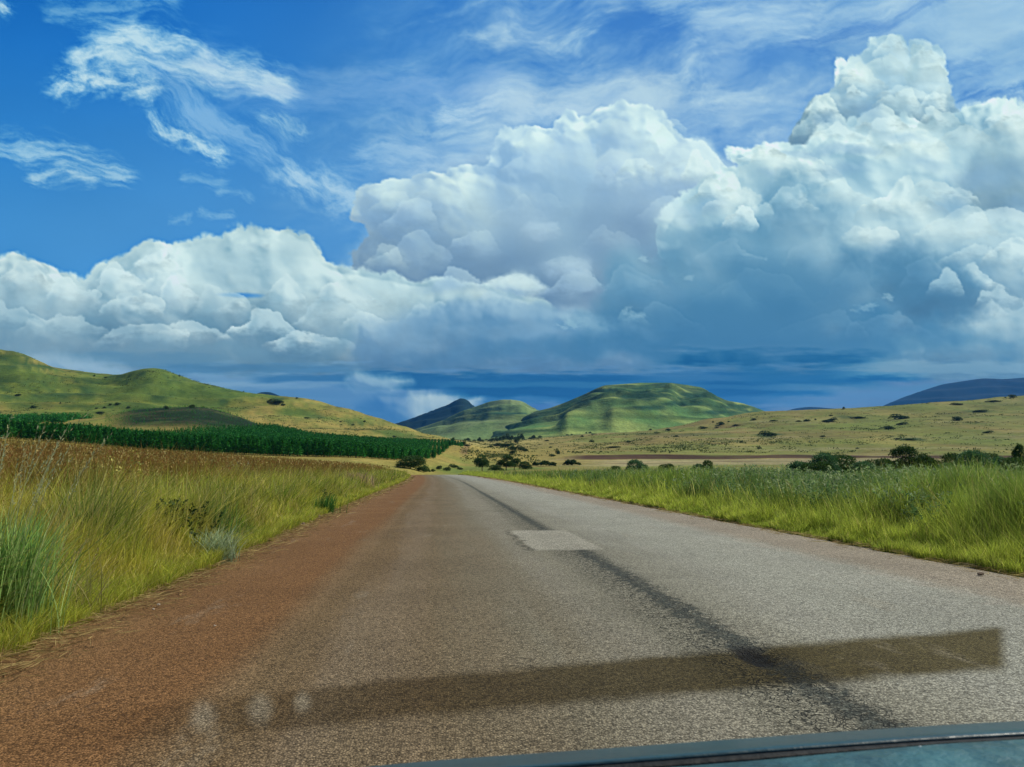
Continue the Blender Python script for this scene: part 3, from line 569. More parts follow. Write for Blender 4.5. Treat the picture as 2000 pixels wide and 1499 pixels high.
    c=k.mix(1.,c,k.n('ShaderNodeCombineColor',{0:g,1:g,2:g}).outputs[0],'MULTIPLY')
    h=k.math('ADD',k.math('MULTIPLY',vd,-.9),k.math('ADD',k.math('MULTIPLY',nf,.6),k.math('MULTIPLY',k.math('ADD',alli,seamc),-1.2)))
    b=k.n('ShaderNodeBump',{'Height':h,'Strength':.7,'Distance':.012})
    return k.fin(k.n('ShaderNodeBsdfPrincipled',{'Base Color':c,'Roughness':k.ramp(seamc,0,1,.9,.7),'Specular IOR Level':.10,'Normal':b.outputs[0]}).outputs[0])
ry=np.concatenate([np.arange(-60,2,2.),np.arange(2,12,.1),np.arange(12,60,.6),np.arange(60,222,2.)])
t_=np.concatenate([[0,.012,.03],np.linspace(.06,.94,90),[.97,.988,1]])
jl=fbm(ry/1.3,ry*0+3,5,61)*.6;jr=fbm(ry/1.3,ry*0+9,5,62)*.34
RX=(xl(ry)+jl)[:,None]*(1-t_)+(xr(ry)+jr)[:,None]*t_;RY=np.repeat(ry[:,None],len(t_),1)
crown=.05*(1-((RX-xshift(RY)-2.3)/5.6)**2)
RZ=zroad(RY)+crown-.012
prof=np.where((t_<.02)|(t_>.985),1,0); RZ=RZ-prof[None]*.03
# the broken hole in the seam
hx,hy=at(1478,1290,5.55)[:2]; dd=np.hypot((RX-hx)/.20,(RY-hy)/.34)+.35*fbm(RX*6,RY*6,3,63); RZ=RZ-.035*sstep(1,.4,dd)
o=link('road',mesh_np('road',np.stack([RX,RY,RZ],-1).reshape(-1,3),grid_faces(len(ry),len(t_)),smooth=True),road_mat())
tag(o,'worn grey two lane road with red dust on its near shoulder','road',kind='structure')
# ------------------------------------------------------------------ far hills
def hill(name,label,sil,Yf,Yr,Yb,foot,pexp,colA,colB,seed,rough=1.,step=3,spurs=(),tv=.3,bands=None):
    sil=np.array(sil,float);px=np.arange(sil[0,0],sil[-1,0]+.1,step);sy=np.interp(px,sil[:,0],sil[:,1])
    sy=np.convolve(np.pad(sy,2,mode='edge'),[.1,.2,.4,.2,.1],'valid'); fy=np.interp(px,[p[0] for p in foot],[p[1]+9 for p in foot])
    zr=at(px,sy,np.full_like(px,Yr))[...,2];zf=at(px,fy,np.full_like(px,Yf))[...,2]
    nr=90;T=np.linspace(0,1,nr);Tb=np.linspace(0,1,22)[1:]
    Y=np.concatenate([Yf+(Yr-Yf)*T,Yr+(Yb-Yr)*Tb])
    P=1-(1-T)**pexp
    Z=np.concatenate([zf[None]+(zr-zf)[None]*P[:,None],zr[None]+(zf-zr)[None]*(1-(1-Tb)**1.)[:,None]**1.5])
    tt=np.concatenate([T,1-Tb])[:,None]; w_=np.sin(np.pi*np.clip(tt,0,1))*np.clip((zr-zf)/120,0.1,2.)[None]
    X=a_of(px[None],0)*Y[:,None];Yg=np.repeat(Y[:,None],len(px),1)
    sc_=(Yr/2300.)
    g=fbm(X/(190*sc_),Yg/(520*sc_),5,seed); rd=1-2*np.abs(fbm(X/(150*sc_),Yg/(700*sc_),4,seed+3))
    Z=Z+(g*7+(rd-.5)*5)*w_*rough*sc_
    # benches
    bz=Z/(31*sc_)+.8*fbm(X/(300*sc_),Yg/(400*sc_),3,seed+9); fr=bz-np.floor(bz); Z=Z+(sstep(.3,.75,fr)-fr)*31*sc_*.62*np.clip(tt*2,0,1)*np.clip(w_*2,0,1)
    for pts,h_,wd in spurs:
        pts=np.array(pts,float);d=np.full(X.shape,1e9)
        U=px[None]+0*X;V=tt*100+0*X
        for i in range(len(pts)-1):
            a0,b0=pts[i];ex,ey=pts[i+1]-pts[i];q=np.clip(((U-a0)*ex+(V-b0)*ey)/(ex*ex+ey*ey),0,1);d=np.minimum(d,np.hypot(U-a0-q*ex,(V-b0-q*ey)))
        Z=Z+h_*np.exp(-(d/wd)**2)*np.clip(np.sin(np.pi*tt)*1.6,0,1)
    for _ in range(3):
        el=((Z-CH)/Yg).max(0); want=(zr-CH)/Yr; dlt=(want-el)*Yr; dlt=np.convolve(np.pad(dlt,2,mode='edge'),np.ones(5)/5,'valid'); Z=Z+dlt[None]*sstep(0,.9,tt)
    Xe=a_of(px[None],(Z-CH)/Yg)*Yg
    n=fbm(X/(120*sc_),Yg/(160*sc_),5,seed+20);b=fbm(X/(260*sc_),Z/(13*sc_),4,seed+22)
    c=lerp(np.zeros(X.shape+(3,))+np.array(colA),np.array(colB),sstep(-.3,.4,n)*.8)
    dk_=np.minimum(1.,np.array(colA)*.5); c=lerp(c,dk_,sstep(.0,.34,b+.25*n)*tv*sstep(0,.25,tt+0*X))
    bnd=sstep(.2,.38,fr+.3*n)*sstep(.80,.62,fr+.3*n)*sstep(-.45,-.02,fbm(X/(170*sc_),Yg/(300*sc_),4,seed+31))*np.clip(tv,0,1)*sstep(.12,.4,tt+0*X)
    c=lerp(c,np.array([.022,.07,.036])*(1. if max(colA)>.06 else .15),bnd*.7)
    if bands:  # dark scrub scarps, plus shade of the hollows painted as dark ellipses
        qx,qy=proj(Xe,Yg,Z)
        for bx,by,bw,bh,bo in bands:
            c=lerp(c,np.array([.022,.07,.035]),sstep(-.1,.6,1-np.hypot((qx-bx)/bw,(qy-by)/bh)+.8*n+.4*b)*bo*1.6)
    o=link(name,mesh_np(name,np.stack([Xe,Yg,Z],-1).reshape(-1,3),grid_faces(len(Y),len(px)),col=np.clip(c,.002,1).reshape(-1,3),smooth=True),M['shaded_hill' if max(colA)<.06 else 'hill'])
    return tag(o,label,'mountain' if name=='mountain' else 'hill',kind='structure')
hill('hill','broad flat topped green hill with folded flanks above the right hand slope',[(950,850),(1000,826),(1045,804),(1075,797),(1105,786),(1140,771),(1165,759),(1180,753),(1210,751),(1250,748),(1310,748),(1340,752),(1370,757),(1385,765),(1400,774),(1420,783),(1450,788),(1475,796),(1495,804),(1540,815),(1600,840)],1250,2300,3600,[(950,860),(1150,852),(1300,846),(1600,840)],1.08,(.085,.185,.055),(.29,.35,.10),41,1.,2.5,
     spurs=[([(1345,95),(1310,75),(1230,50),(1110,22)],22,16),([(1460,92),(1410,62),(1310,38),(1200,15)],24,18),([(1250,90),(1290,72),(1235,62)],-24,16),([(1380,66),(1330,46)],-18,14),([(1180,85),(1120,40)],8,16)],tv=1.,bands=[(1255,774,48,11,.95),(1190,764,50,5,.8),(1370,772,46,8,.8),(1335,788,60,7,.85),(1260,797,60,6,.7),(1120,785,44,6,.6),(1400,806,60,6,.7),(1430,795,50,4,.6)])
hill('hill','small round green hill between the dark cone and the broad hill',[(740,862),(790,845),(830,833),(865,821),(900,804),(930,794),(955,785),(980,781),(1000,781),(1020,784),(1040,796),(1055,803),(1100,815),(1200,850)],1700,3200,4400,[(740,870),(900,862),(1200,856)],1.3,(.14,.22,.075),(.22,.28,.11),51,.8,2.5,tv=.45,bands=[(960,800,60,3,.7),(980,808,70,3.5,.9),(900,820,50,3,.8)])
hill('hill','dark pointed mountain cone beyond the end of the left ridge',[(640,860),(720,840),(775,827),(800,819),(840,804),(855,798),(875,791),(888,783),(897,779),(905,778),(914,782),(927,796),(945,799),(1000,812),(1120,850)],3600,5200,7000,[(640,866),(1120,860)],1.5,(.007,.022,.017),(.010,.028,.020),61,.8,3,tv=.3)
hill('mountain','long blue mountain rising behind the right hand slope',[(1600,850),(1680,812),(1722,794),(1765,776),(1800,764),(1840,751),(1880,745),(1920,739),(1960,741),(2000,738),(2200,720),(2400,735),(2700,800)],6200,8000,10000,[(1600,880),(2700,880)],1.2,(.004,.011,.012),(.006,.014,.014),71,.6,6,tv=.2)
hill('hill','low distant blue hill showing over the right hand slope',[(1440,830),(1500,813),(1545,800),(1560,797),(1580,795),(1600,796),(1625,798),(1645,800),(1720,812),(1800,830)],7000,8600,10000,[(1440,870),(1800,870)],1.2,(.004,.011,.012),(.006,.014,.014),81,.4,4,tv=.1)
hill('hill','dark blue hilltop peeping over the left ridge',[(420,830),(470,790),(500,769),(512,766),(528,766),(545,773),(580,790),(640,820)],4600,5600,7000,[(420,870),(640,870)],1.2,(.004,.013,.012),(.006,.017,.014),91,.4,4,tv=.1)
# ------------------------------------------------------------------ sky dome with clouds
def build_sky():
    A=paint_sky()
    gx=np.concatenate([np.linspace(SX0,-12,20,endpoint=False),np.arange(-12,2013,2.),np.linspace(2020,SX1-2,20)])
    gy=np.concatenate([np.linspace(SY0,-12,20,endpoint=False),np.arange(-12,900,2.),np.linspace(905,SY1-2,8)])
    GX,GY=np.meshgrid(gx,gy);d=FV+RV*((GX-1000)/F)[...,None]+UV*((749.5-GY)/F)[...,None]
    d=d/np.linalg.norm(d,axis=-1,keepdims=True)*60000.
    u=np.clip((GX-SX0)/SST,0,A.shape[1]-1.001);v=np.clip((GY-SY0)/SST,0,A.shape[0]-1.001);i=v.astype(int);j=u.astype(int);fu=(u-j)[...,None];fv=(v-i)[...,None]
    c=(A[i,j]*(1-fu)+A[i,j+1]*fu)*(1-fv)+(A[i+1,j]*(1-fu)+A[i+1,j+1]*fu)*fv
    k=NT('cloudy_sky'); e=k.n('ShaderNodeEmission',{'Color':k.col(),'Strength':1.}); m=k.fin(e.outputs[0]); m.cycles.emission_sampling='NONE'
    o=link('sky',mesh_np('sky',d.reshape(-1,3),grid_faces(len(gy),len(gx)),col=c.reshape(-1,3)),m)
    tag(o,'blue sky with wispy high cloud and tall white and grey cumulus','sky',kind='structure')
build_sky()
# ------------------------------------------------------------------ haze
HAZE=4.6e-5
bm=bmesh.new(); bmesh.ops.create_cube(bm,size=1)
for v in bm.verts: v.co=((v.co.x)*24000+0, v.co.y*20000+6500, (-12 if v.co.z<0 else 1400))
me=bpy.data.meshes.new('haze'); bm.to_mesh(me); bm.free()
k=NT('haze_air'); pv=k.n('ShaderNodeVolumePrincipled',{'Color':(.07,.38,1.,1),'Density':HAZE,'Anisotropy':.1}); k.t.links.new(pv.outputs[0],k.out.inputs[1])
o=link('haze',me,k.m); tag(o,'thin blue air haze over the valley','haze',kind='stuff')
# ------------------------------------------------------------------ grasses
def zg(x,y):
    x=np.asarray(x,float);y=np.asarray(y,float)
    return np.where(y<151,znear(x,y),zfar(px_of(x,np.maximum(y,1.)),np.clip(y,150,11000)))
def blades(P,h,wd,lean,cb,ctp,ang=None,seg=3,bend=1.):
    "tapering bent blades: returns verts, quads, tris, colours"
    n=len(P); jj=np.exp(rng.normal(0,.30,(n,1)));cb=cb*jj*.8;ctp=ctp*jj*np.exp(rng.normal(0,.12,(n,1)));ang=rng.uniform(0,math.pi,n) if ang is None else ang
    sx=np.cos(ang)*wd*.5;sy=np.sin(ang)*wd*.5
    V=[];Cc=[]
    for k in range(seg):
        t=k/seg; c=P+np.stack([lean[:,0]*t**(1+bend)*h,lean[:,1]*t**(1+bend)*h,h*t*(1-.12*t)],1)
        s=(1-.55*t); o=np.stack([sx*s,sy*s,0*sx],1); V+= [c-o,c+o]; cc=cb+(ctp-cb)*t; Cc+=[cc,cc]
    V.append(P+np.stack([lean[:,0]*h,lean[:,1]*h,h*.88],1));Cc.append(ctp)
    m=2*seg+1; V=np.stack(V,1).reshape(-1,3);Cc=np.stack(Cc,1).reshape(-1,3)
    b=(np.arange(n)*m)[:,None]
    Q=np.concatenate([b+np.array([[2*k,2*k+1,2*k+3,2*k+2]]) for k in range(seg-1)],0) if seg>1 else np.zeros((0,4),int)
    T=b+np.array([[2*seg-2,2*seg-1,2*seg]])
    return V,Q,T,Cc
def leaves(P,dirv,L,wd,col):
    "diamond leaves from point P along dirv"
    n=len(P); dirv=dirv/np.linalg.norm(dirv,axis=1,keepdims=True); r=rng.normal(size=(n,3)); s=np.cross(dirv,r); s/=np.linalg.norm(s,axis=1,keepdims=True)+1e-9
    L=np.asarray(L).reshape(-1,1);wd=np.asarray(wd).reshape(-1,1)
    V=np.stack([P,P+dirv*L*.45+s*wd*.5,P+dirv*L,P+dirv*L*.45-s*wd*.5],1).reshape(-1,3)
    Q=(np.arange(n)*4)[:,None]+np.array([[0,1,2,3]]); return V,Q,np.zeros((0,3),int),np.repeat(col,4,0)
def join(parts):
    V=[];Q=[];T=[];Cc=[];o=0
    for v,q,t,c in parts: V.append(v);Q.append(q+o);T.append(t+o);Cc.append(c);o+=len(v)
    return np.concatenate(V),np.concatenate(Q),np.concatenate(T),np.clip(np.concatenate(Cc),.004,1)
def mk(name,parts,mat,parent=None):
    V,Q,T,Cc=join(parts); return link(name,mesh_np(name,V,Q,T,Cc),mat,parent)
def samp_left(n,y0,y1,smin,smax,pw=1.9):
    u=rng.rand(n);y=(y0**(1-pw)+u*(y1**(1-pw)-y0**(1-pw)))**(1/(1-pw))
    e=xl(y)+.1; lim=np.maximum(-.66*y-1.,e-smax) ; s0=e-smin
    x=s0+(lim-s0)*rng.rand(n); k=lim<s0-.05; return x[k],y[k]
def hue(x,y,s=2.,seed=70): return fbm(x/s,y/s,3,seed)
G1=np.array([.30,.41,.05]);G2=np.array([.56,.54,.075]);G3=np.array([.07,.17,.03]);ST=np.array([.64,.53,.21]);BR=np.array([.27,.17,.045]);RB=np.array([.28,.14,.045]);OL=np.array([.21,.19,.035])
parts=[]
# low verge fringe on the left
def fringe_left(n):
    u=rng.rand(n);y=3.*(150/3.)**(u**.9); s=np.abs(rng.normal(0,.28,n))-.12+.22*fbm(y/.8,y*0,3,75)
    x=xl(y)-s-.03; k=x>-.75*y-1.5; x,y=x[k],y[k]; n=len(x); z=zg(x,y); hh=rng.uniform(.10,.32,n)*(1+.7*hue(x,y,.9,71))*(1+np.minimum(.8,np.maximum(0,xl(y)-x)*.9))
    c=lerp(np.zeros((n,3))+G1,G2,rng.rand(n)); c=lerp(c,ST,(rng.rand(n)<.12)*.8)
    l=rng.normal(0,.38,(n,2))+np.array([.12,0]); return blades(np.stack([x,y,z],1),hh,np.maximum(.005,.0008*y),l,c*.7,c*1.1,seg=2)
parts.append(fringe_left(60000))
def litter(n,edge,sg):
    y=3.4*(120/3.4)**(rng.rand(n)**1.1);x=edge(y)+sg*(rng.normal(-.12,.22,n));z=zg(x,y)+.05;c=lerp(np.zeros((n,3))+ST*.8,np.array([.20,.12,.06]),rng.rand(n))
    a=rng.uniform(0,6.28,n);L_=rng.uniform(.08,.3,n)*(1+y/60);dv=np.stack([np.cos(a),np.sin(a),rng.uniform(-.02,.25,n)],1);return leaves(np.stack([x,y,z],1),dv,L_,np.maximum(.006,.0006*y),c)
parts.append(litter(9000,xl,-1));parts.append(litter(5000,xr,1))
def field_left(n,y0,y1,seg=3):
    x,y=samp_left(n,y0,y1,.25,400,1.55); n=len(x); s=xl(y)-x; z=zg(x,y)
    a=hue(x,y,1.6,72);b=hue(x,y,5.,73);far=sstep(20,70,y)
    hh=(.36+.72*sstep(.12,.9,s)+.06*sstep(3,8,s))*(1+.55*a+.3*b)*rng.uniform(.6,1.15,n)
    c=lerp(np.zeros((n,3))+G1,G2,np.clip(rng.rand(n)*.7+.5*b+.1,0,1)); c=lerp(c,G3,sstep(.04,.3,a)*.85)
    c=lerp(c,np.array([.56,.46,.09]),sstep(-.1,.3,hue(x,y,1.1,88))*.55); c=lerp(c,ST,(rng.rand(n)<.16+.35*sstep(.05,.4,hue(x,y,.8,89)))*.8)
    tip=lerp(c*1.15,BR+0*c,sstep(2.4,5.8,s+b*3+a*1.5)*(rng.rand(n)<.75)*.8); tip=lerp(tip,RB,sstep(.0,.4,b+far*.3-.05)*sstep(2,5,s)*.6)
    tip=lerp(tip,OL,sstep(.05,-.35,b)*sstep(3,6,s)*.6)
    cb=lerp(c*.62,(tip+c)*.5,sstep(4,12,s)*.35)
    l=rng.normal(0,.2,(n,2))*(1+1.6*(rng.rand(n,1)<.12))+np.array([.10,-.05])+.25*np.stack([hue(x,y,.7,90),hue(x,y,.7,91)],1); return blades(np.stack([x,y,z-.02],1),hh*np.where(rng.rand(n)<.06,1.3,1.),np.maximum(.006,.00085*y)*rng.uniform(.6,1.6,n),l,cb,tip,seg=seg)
parts.append(field_left(230000,2.6,26));parts.append(field_left(190000,22,152,2))
def heads_left(n):
    x,y=samp_left(n,3.,150,1.6,400,1.45);s=xl(y)-x;k_=rng.rand(len(x))<.10+sstep(2.4,5.5,s);x,y,s=x[k_],y[k_],s[k_];n=len(x);z=zg(x,y);b=hue(x,y,5.,73);a=hue(x,y,1.6,72)
    hh=(.85+.28*sstep(1.5,4,s))*(1+.2*a)*rng.uniform(.75,1.2,n); lx=rng.normal(.08,.14,n)*hh;ly=rng.normal(-.02,.14,n)*hh
    top=np.stack([x+lx,y+ly,z+hh],1); K=4
    P=np.repeat(top,K,0)-np.stack([0*rng.rand(n*K),0*rng.rand(n*K),rng.rand(n*K)*.16],1)
    D=rng.normal(0,.5,(n*K,3))+np.array([.25,0,.8]); c=lerp(np.zeros((n,3))+BR,RB,np.clip(rng.rand(n)+b,0,1)); c=lerp(c,OL*1.3,sstep(.1,-.3,b)*.6); c=lerp(c,ST*1.15,(rng.rand(n)<.12)*.9)
    c=np.repeat(c,K,0)*rng.uniform(.7,1.3,(n*K,1)); yy=np.repeat(y,K)
    return leaves(P,D,rng.uniform(.03,.075,n*K)*(1+yy/90),np.maximum(.008,.0009*yy),c)
parts.append(heads_left(90000))
o=mk('tall_grass',parts,M['grass']); tag(o,'tall green grass with red brown seed heads filling the field left of the road','grass',kind='stuff')
# right verge
parts=[]
def samp_right(n,y0,y1,smin,smax,pw=1.6):
    u=rng.rand(n);y=(y0**(1-pw)+u*(y1**(1-pw)-y0**(1-pw)))**(1/(1-pw)); e=xr(y); hi=np.minimum(.86*y+2.,e+smax); lo=e+smin; k=hi>lo+.05
    return (lo+(hi-lo)*rng.rand(n))[k],y[k]
YG_=np.array([.46,.54,.08])
def fringe_right(n):
    u=rng.rand(n);y=7.5*(170/7.5)**(u**.9); s=np.abs(rng.normal(0,.55,n))-.15+.3*fbm(y/1.1,y*0,3,76); x=xr(y)+s; n=len(x);z=zg(x,y)
    a=hue(x,y,1.4,77); hh=(.20+.45*np.clip(s,0,1.3))*(1+1.1*a+.6*hue(x,y,.5,92))*rng.uniform(.6,1.3,n); c=lerp(np.zeros((n,3))+G1,YG_,np.clip(.5+a+rng.rand(n)*.4,0,1)); c=lerp(c,ST,(rng.rand(n)<.08)*.7)
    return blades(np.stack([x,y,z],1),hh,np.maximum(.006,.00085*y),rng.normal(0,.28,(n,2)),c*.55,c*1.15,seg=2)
parts.append(fringe_right(90000))
def mid_right(n,y0,y1):
    x,y=samp_right(n,y0,y1,.5,260);n=len(x);s=x-xr(y);z=zg(x,y);a=hue(x,y,2.,78);b=hue(x,y,7.,79)
    hh=(.42+.72*sstep(.3,1.8,s))*(1+.6*a+.4*b)*rng.uniform(.55,1.2,n); hh*=1-.35*sstep(60,150,y);hh*=1-.4*sstep(18,42,y)*sstep(.42,.55,x/y)
    c=lerp(np.zeros((n,3))+np.array([.085,.17,.05]),G1,np.clip(rng.rand(n)*.6+b*.8,0,1)); c=lerp(c,YG_,sstep(2.2,.6,s+a)*.75); c=lerp(c,ST*.9,(rng.rand(n)<.10+.3*sstep(60,120,y))*.7)
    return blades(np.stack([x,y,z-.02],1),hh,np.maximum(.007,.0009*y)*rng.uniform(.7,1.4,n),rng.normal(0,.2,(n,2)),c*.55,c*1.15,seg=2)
parts.append(mid_right(170000,8,40));parts.append(mid_right(110000,36,165))
o=mk('verge_grass',parts,M['grass']); tag(o,'yellow green grass growing along the right edge of the road','grass',kind='stuff')
def weeds(n,y0,y1):
    x,y=samp_right(n,y0,y1,1.3,120,1.5);b=hue(x,y,4.,80);k=(b+hue(x,y,1.3,93)*.6+rng.rand(len(x))*.3>.12)&((x-xr(y))+b*2>1.2);x,y,b=x[k],y[k],b[k];n=len(x);z=zg(x,y)
    hh=(.85+.4*b+.25*sstep(1.5,5,x-xr(y)))*rng.uniform(.5,1.3,n)*(1-.3*sstep(50,100,y))*(1-.4*sstep(18,42,y)*sstep(.42,.55,x/y)); l=rng.normal(0,.13,(n,2)); c=np.zeros((n,3))+np.array([.09,.22,.065]); c=lerp(c,np.array([.22,.36,.10]),np.clip(rng.rand(n)*.9+b*.8,0,1))
    st=blades(np.stack([x,y,z],1),hh,np.maximum(.008,.0007*y),l,c*.6,c,seg=2)
    K=20;t=rng.uniform(.25,1.02,n*K);P=np.repeat(np.stack([x,y,z],1),K,0);H=np.repeat(hh,K);LL=np.repeat(l,K,0);yy=np.repeat(y,K)
    P=P+np.stack([LL[:,0]*t**2*H,LL[:,1]*t**2*H,H*t*.9],1); D=rng.normal(0,1,(n*K,3));D[:,2]=np.abs(D[:,2])*.6+.35
    cc=np.repeat(c,K,0)*rng.uniform(.6,1.2,(n*K,1)); cc=lerp(cc,np.array([.50,.58,.32]),sstep(.72,1.,t)*rng.rand(n*K)*.9)
    lf=leaves(P,D,rng.uniform(.05,.12,n*K)*(1+yy/110),rng.uniform(.015,.034,n*K)*(1+yy/34),cc); return [st,lf]
o=mk('leafy_weeds',weeds(14000,9,30)+weeds(9000,28,100),M['weed']); tag(o,'waist high leafy weeds with pale silvery tips beyond the right verge','weeds',kind='stuff')
# ------------------------------------------------------------------ single roadside plants
def clump(name,label,cat,px,Y,n,h,spread,wd,c0,c1,heads=None,lean=.25,seg=5):
    px=float(px);x=float(a_of(px,0)*Y);z=float(znear(x,Y)); r=empty(name,(x,Y,z)); tag(r,label,cat)
    P=np.stack([rng.normal(0,spread,n),rng.normal(0,spread,n),np.zeros(n)-.02],1); hh=h*rng.uniform(.5,1.08,n); l=np.stack([rng.normal(.10,lean,n),rng.normal(0,lean,n)],1)
    c=lerp(np.zeros((n,3))+np.array(c0),np.array(c1),rng.rand(n)); mk('blades',[blades(P,hh,wd*rng.uniform(.6,1.3,n),l,c*.75,c*1.15,seg=seg,bend=.9)],M['grass'],r)
    if heads:
        m,hh_,L,hc=heads; P=np.stack([rng.normal(0,spread*.6,m),rng.normal(0,spread*.6,m),np.zeros(m)],1); H=hh_*rng.uniform(.8,1.08,m); l=np.stack([rng.normal(.14,.10,m),rng.normal(0,.1,m)],1); c=np.zeros((m,3))+np.array(hc)
        pr=[blades(P,H,np.full(m,.006),l,c*.7,c,seg=6,bend=.9)]; K=26;t=np.repeat(np.ones(m),K)-rng.uniform(0,L,m*K); Hr=np.repeat(H,K);lr=np.repeat(l,K,0)
        Q=np.repeat(P,K,0)+np.stack([lr[:,0]*t**1.9*Hr,lr[:,1]*t**1.9*Hr,Hr*t*(1-.12*t)],1); D=rng.normal(0,.35,(m*K,3))+np.array([.4,0,.9])
        pr.append(leaves(Q,D,rng.uniform(.02,.05,m*K),np.full(m*K,.008),np.repeat(c,K,0)*rng.uniform(.8,1.3,(m*K,1)))); mk('seed_stalks',pr,M['grass'],r)
    return r
clump('grass_clump','very tall pale green grass clump with drooping seed stalks at the left edge','grass clump',18,7.0,620,1.25,.17,.012,(.20,.42,.08),(.42,.56,.20),(20,2.05,.30,(.42,.45,.25)),.16)
clump('grass_clump','dry straw coloured grass clump beside the tall pale clump near the road edge','grass clump',128,8.0,260,.75,.20,.008,(.42,.36,.16),(.33,.33,.12),(10,.8,.3,(.45,.38,.18)),.35)
clump('grass_tuft','arching blue grey grass tuft leaning over the edge of the road','grass tuft',428,12.3,420,.62,.14,.012,(.30,.42,.22),(.46,.55,.34),None,.42)
clump('grass_tuft','upright deep green grass tuft just behind the blue grey one','grass tuft',415,14.2,240,1.05,.2,.013,(.05,.15,.04),(.10,.22,.06),None,.12)
clump('grass_clump','fresh bright green reed clump close to the road beyond the yellow grass','grass clump',634,24.5,200,.75,.2,.02,(.05,.17,.03),(.09,.24,.05),None,.14)
clump('grass_clump','pinkish feathery grass clump standing near the far left road edge','grass clump',692,47,420,1.35,.55,.035,(.42,.28,.16),(.50,.36,.24),None,.22)
# ------------------------------------------------------------------ shrubs and trees
def lobes(n,w,h,seed,flat=0):
    r=np.random.RandomState(seed);L=[]
    for i in range(n):
        x=r.uniform(-.5,.5)*w*.72;q=1-(abs(x)/(w*.5))**2*.75; z=r.uniform(.0,.72)*h*q; y=r.uniform(-.5,.5)*w*.5; rr=r.uniform(.20,.34)*min(h,w*.8)*(.6+.5*q)
        L.append((x,y,max(z,rr*.55),rr*r.uniform(1,1.4),rr*r.uniform(.75,1)))
    return L
def foliage_mesh(name,L,n,lsize,c0,c1,seed):
    r=np.random.RandomState(seed); A=np.array([l[3]**2 for l in L]);A/=A.sum(); k=r.choice(len(L),n,p=A);L=np.array(L)[k]
    v=r.normal(size=(n,3));v/=np.linalg.norm(v,axis=1,keepdims=True); v[:,2]=np.where(v[:,2]<-.35,-v[:,2],v[:,2])
    # gather the leaves in sprays so light gets in between
    rad=r.uniform(.62,1.05,n)**.6*(1+.22*perlin(v[:,0]*3+L[:,0]*9,v[:,1]*3+v[:,2]*4,seed))
    P=L[:,:3]+v*np.stack([L[:,3]*rad,L[:,3]*rad,L[:,4]*rad],1); P[:,2]=np.maximum(P[:,2],.02)
    D=v+r.normal(0,.7,(n,3)); t=r.rand(n); c=lerp(np.zeros((n,3))+np.array(c0),np.array(c1),t*t)
    V,Q,T,Cc=leaves(P,D,lsize*r.uniform(.6,1.5,n),lsize*.62*r.uniform(.7,1.4,n),c); return mesh_np(name,V,Q,T,np.clip(Cc,.004,1))
def limbs_mesh(name,L,h,tr,seed):
    "tapered trunk and limbs reaching into every lobe"
    V=[];Q=[]
    def tube(a,b,r0,r1,seg=3,ns=6):
        a=np.array(a,float);b=np.array(b,float);d=(b-a);d/=np.linalg.norm(d);u=np.cross(d,[.3,.9,.1]);u/=np.linalg.norm(u);w_=np.cross(d,u);o_=len(V)
        for i in range(seg+1):
            t=i/seg;c=a+(b-a)*t+u*math.sin(t*3)*r0*.6;rr=r0+(r1-r0)*t
            for j in range(ns):
                an=j/ns*2*math.pi;V.append(c+(u*math.cos(an)+w_*math.sin(an))*rr)
        for i in range(seg):
            for j in range(ns): Q.append([o_+i*ns+j,o_+i*ns+(j+1)%ns,o_+(i+1)*ns+(j+1)%ns,o_+(i+1)*ns+j])
    fork=(0,0,h*.28); tube((0,0,-.1),fork,tr,tr*.75)
    for l in L[:7]: tube(fork,(l[0]*.9,l[1]*.9,l[2]),tr*.5,tr*.14)
    return mesh_np(name,np.array(V),Q,None,smooth=True)
PROT={}
def proto(kind,v):
    key=(kind,v)
    if key in PROT: return PROT[key]
    sd=hash(kind)%1 + v*13+{'big':100,'mid':300,'far':500,'low':700,'teal':900,'tree':1100}[kind]
    if kind=='big': L=lobes(13,2.,1.6,sd);f=foliage_mesh('foliage',L,7000,.085,(.03,.08,.02),(.10,.19,.04),sd);t=limbs_mesh('stem',L,1.6,.05,sd)
    if kind=='tree': L=[(x,y,z+.35,a,b) for x,y,z,a,b in lobes(12,1.7,1.65,sd)];f=foliage_mesh('foliage',L,6500,.085,(.03,.08,.02),(.10,.19,.04),sd);t=limbs_mesh('trunk',L,2.0,.06,sd)
    if kind=='mid': L=lobes(8,2.,1.4,sd);f=foliage_mesh('foliage',L,1500,.17,(.035,.08,.025),(.12,.19,.055),sd);t=limbs_mesh('stem',L,1.4,.06,sd)
    if kind=='far': L=lobes(6,2.,1.2,sd);f=foliage_mesh('foliage',L,420,.30,(.04,.08,.03),(.12,.18,.06),sd);t=limbs_mesh('stem',L,1.2,.06,sd)
    if kind=='low': L=lobes(9,2.,.7,sd);f=foliage_mesh('foliage',L,900,.2,(.03,.07,.022),(.07,.125,.04),sd);t=limbs_mesh('stem',L,.7,.04,sd)
    if kind=='teal': L=lobes(12,2.,1.5,sd);f=foliage_mesh('foliage',L,7000,.085,(.05,.14,.06),(.14,.28,.11),sd);t=limbs_mesh('stem',L,1.5,.05,sd)
    f.materials.append(M['leaf']);t.materials.append(M['bark']);PROT[key]=(f,t,{'big':1.6,'tree':2.05,'mid':1.4,'far':1.2,'low':.7,'teal':1.5}[kind]*1.02); return PROT[key]
VC=[0]
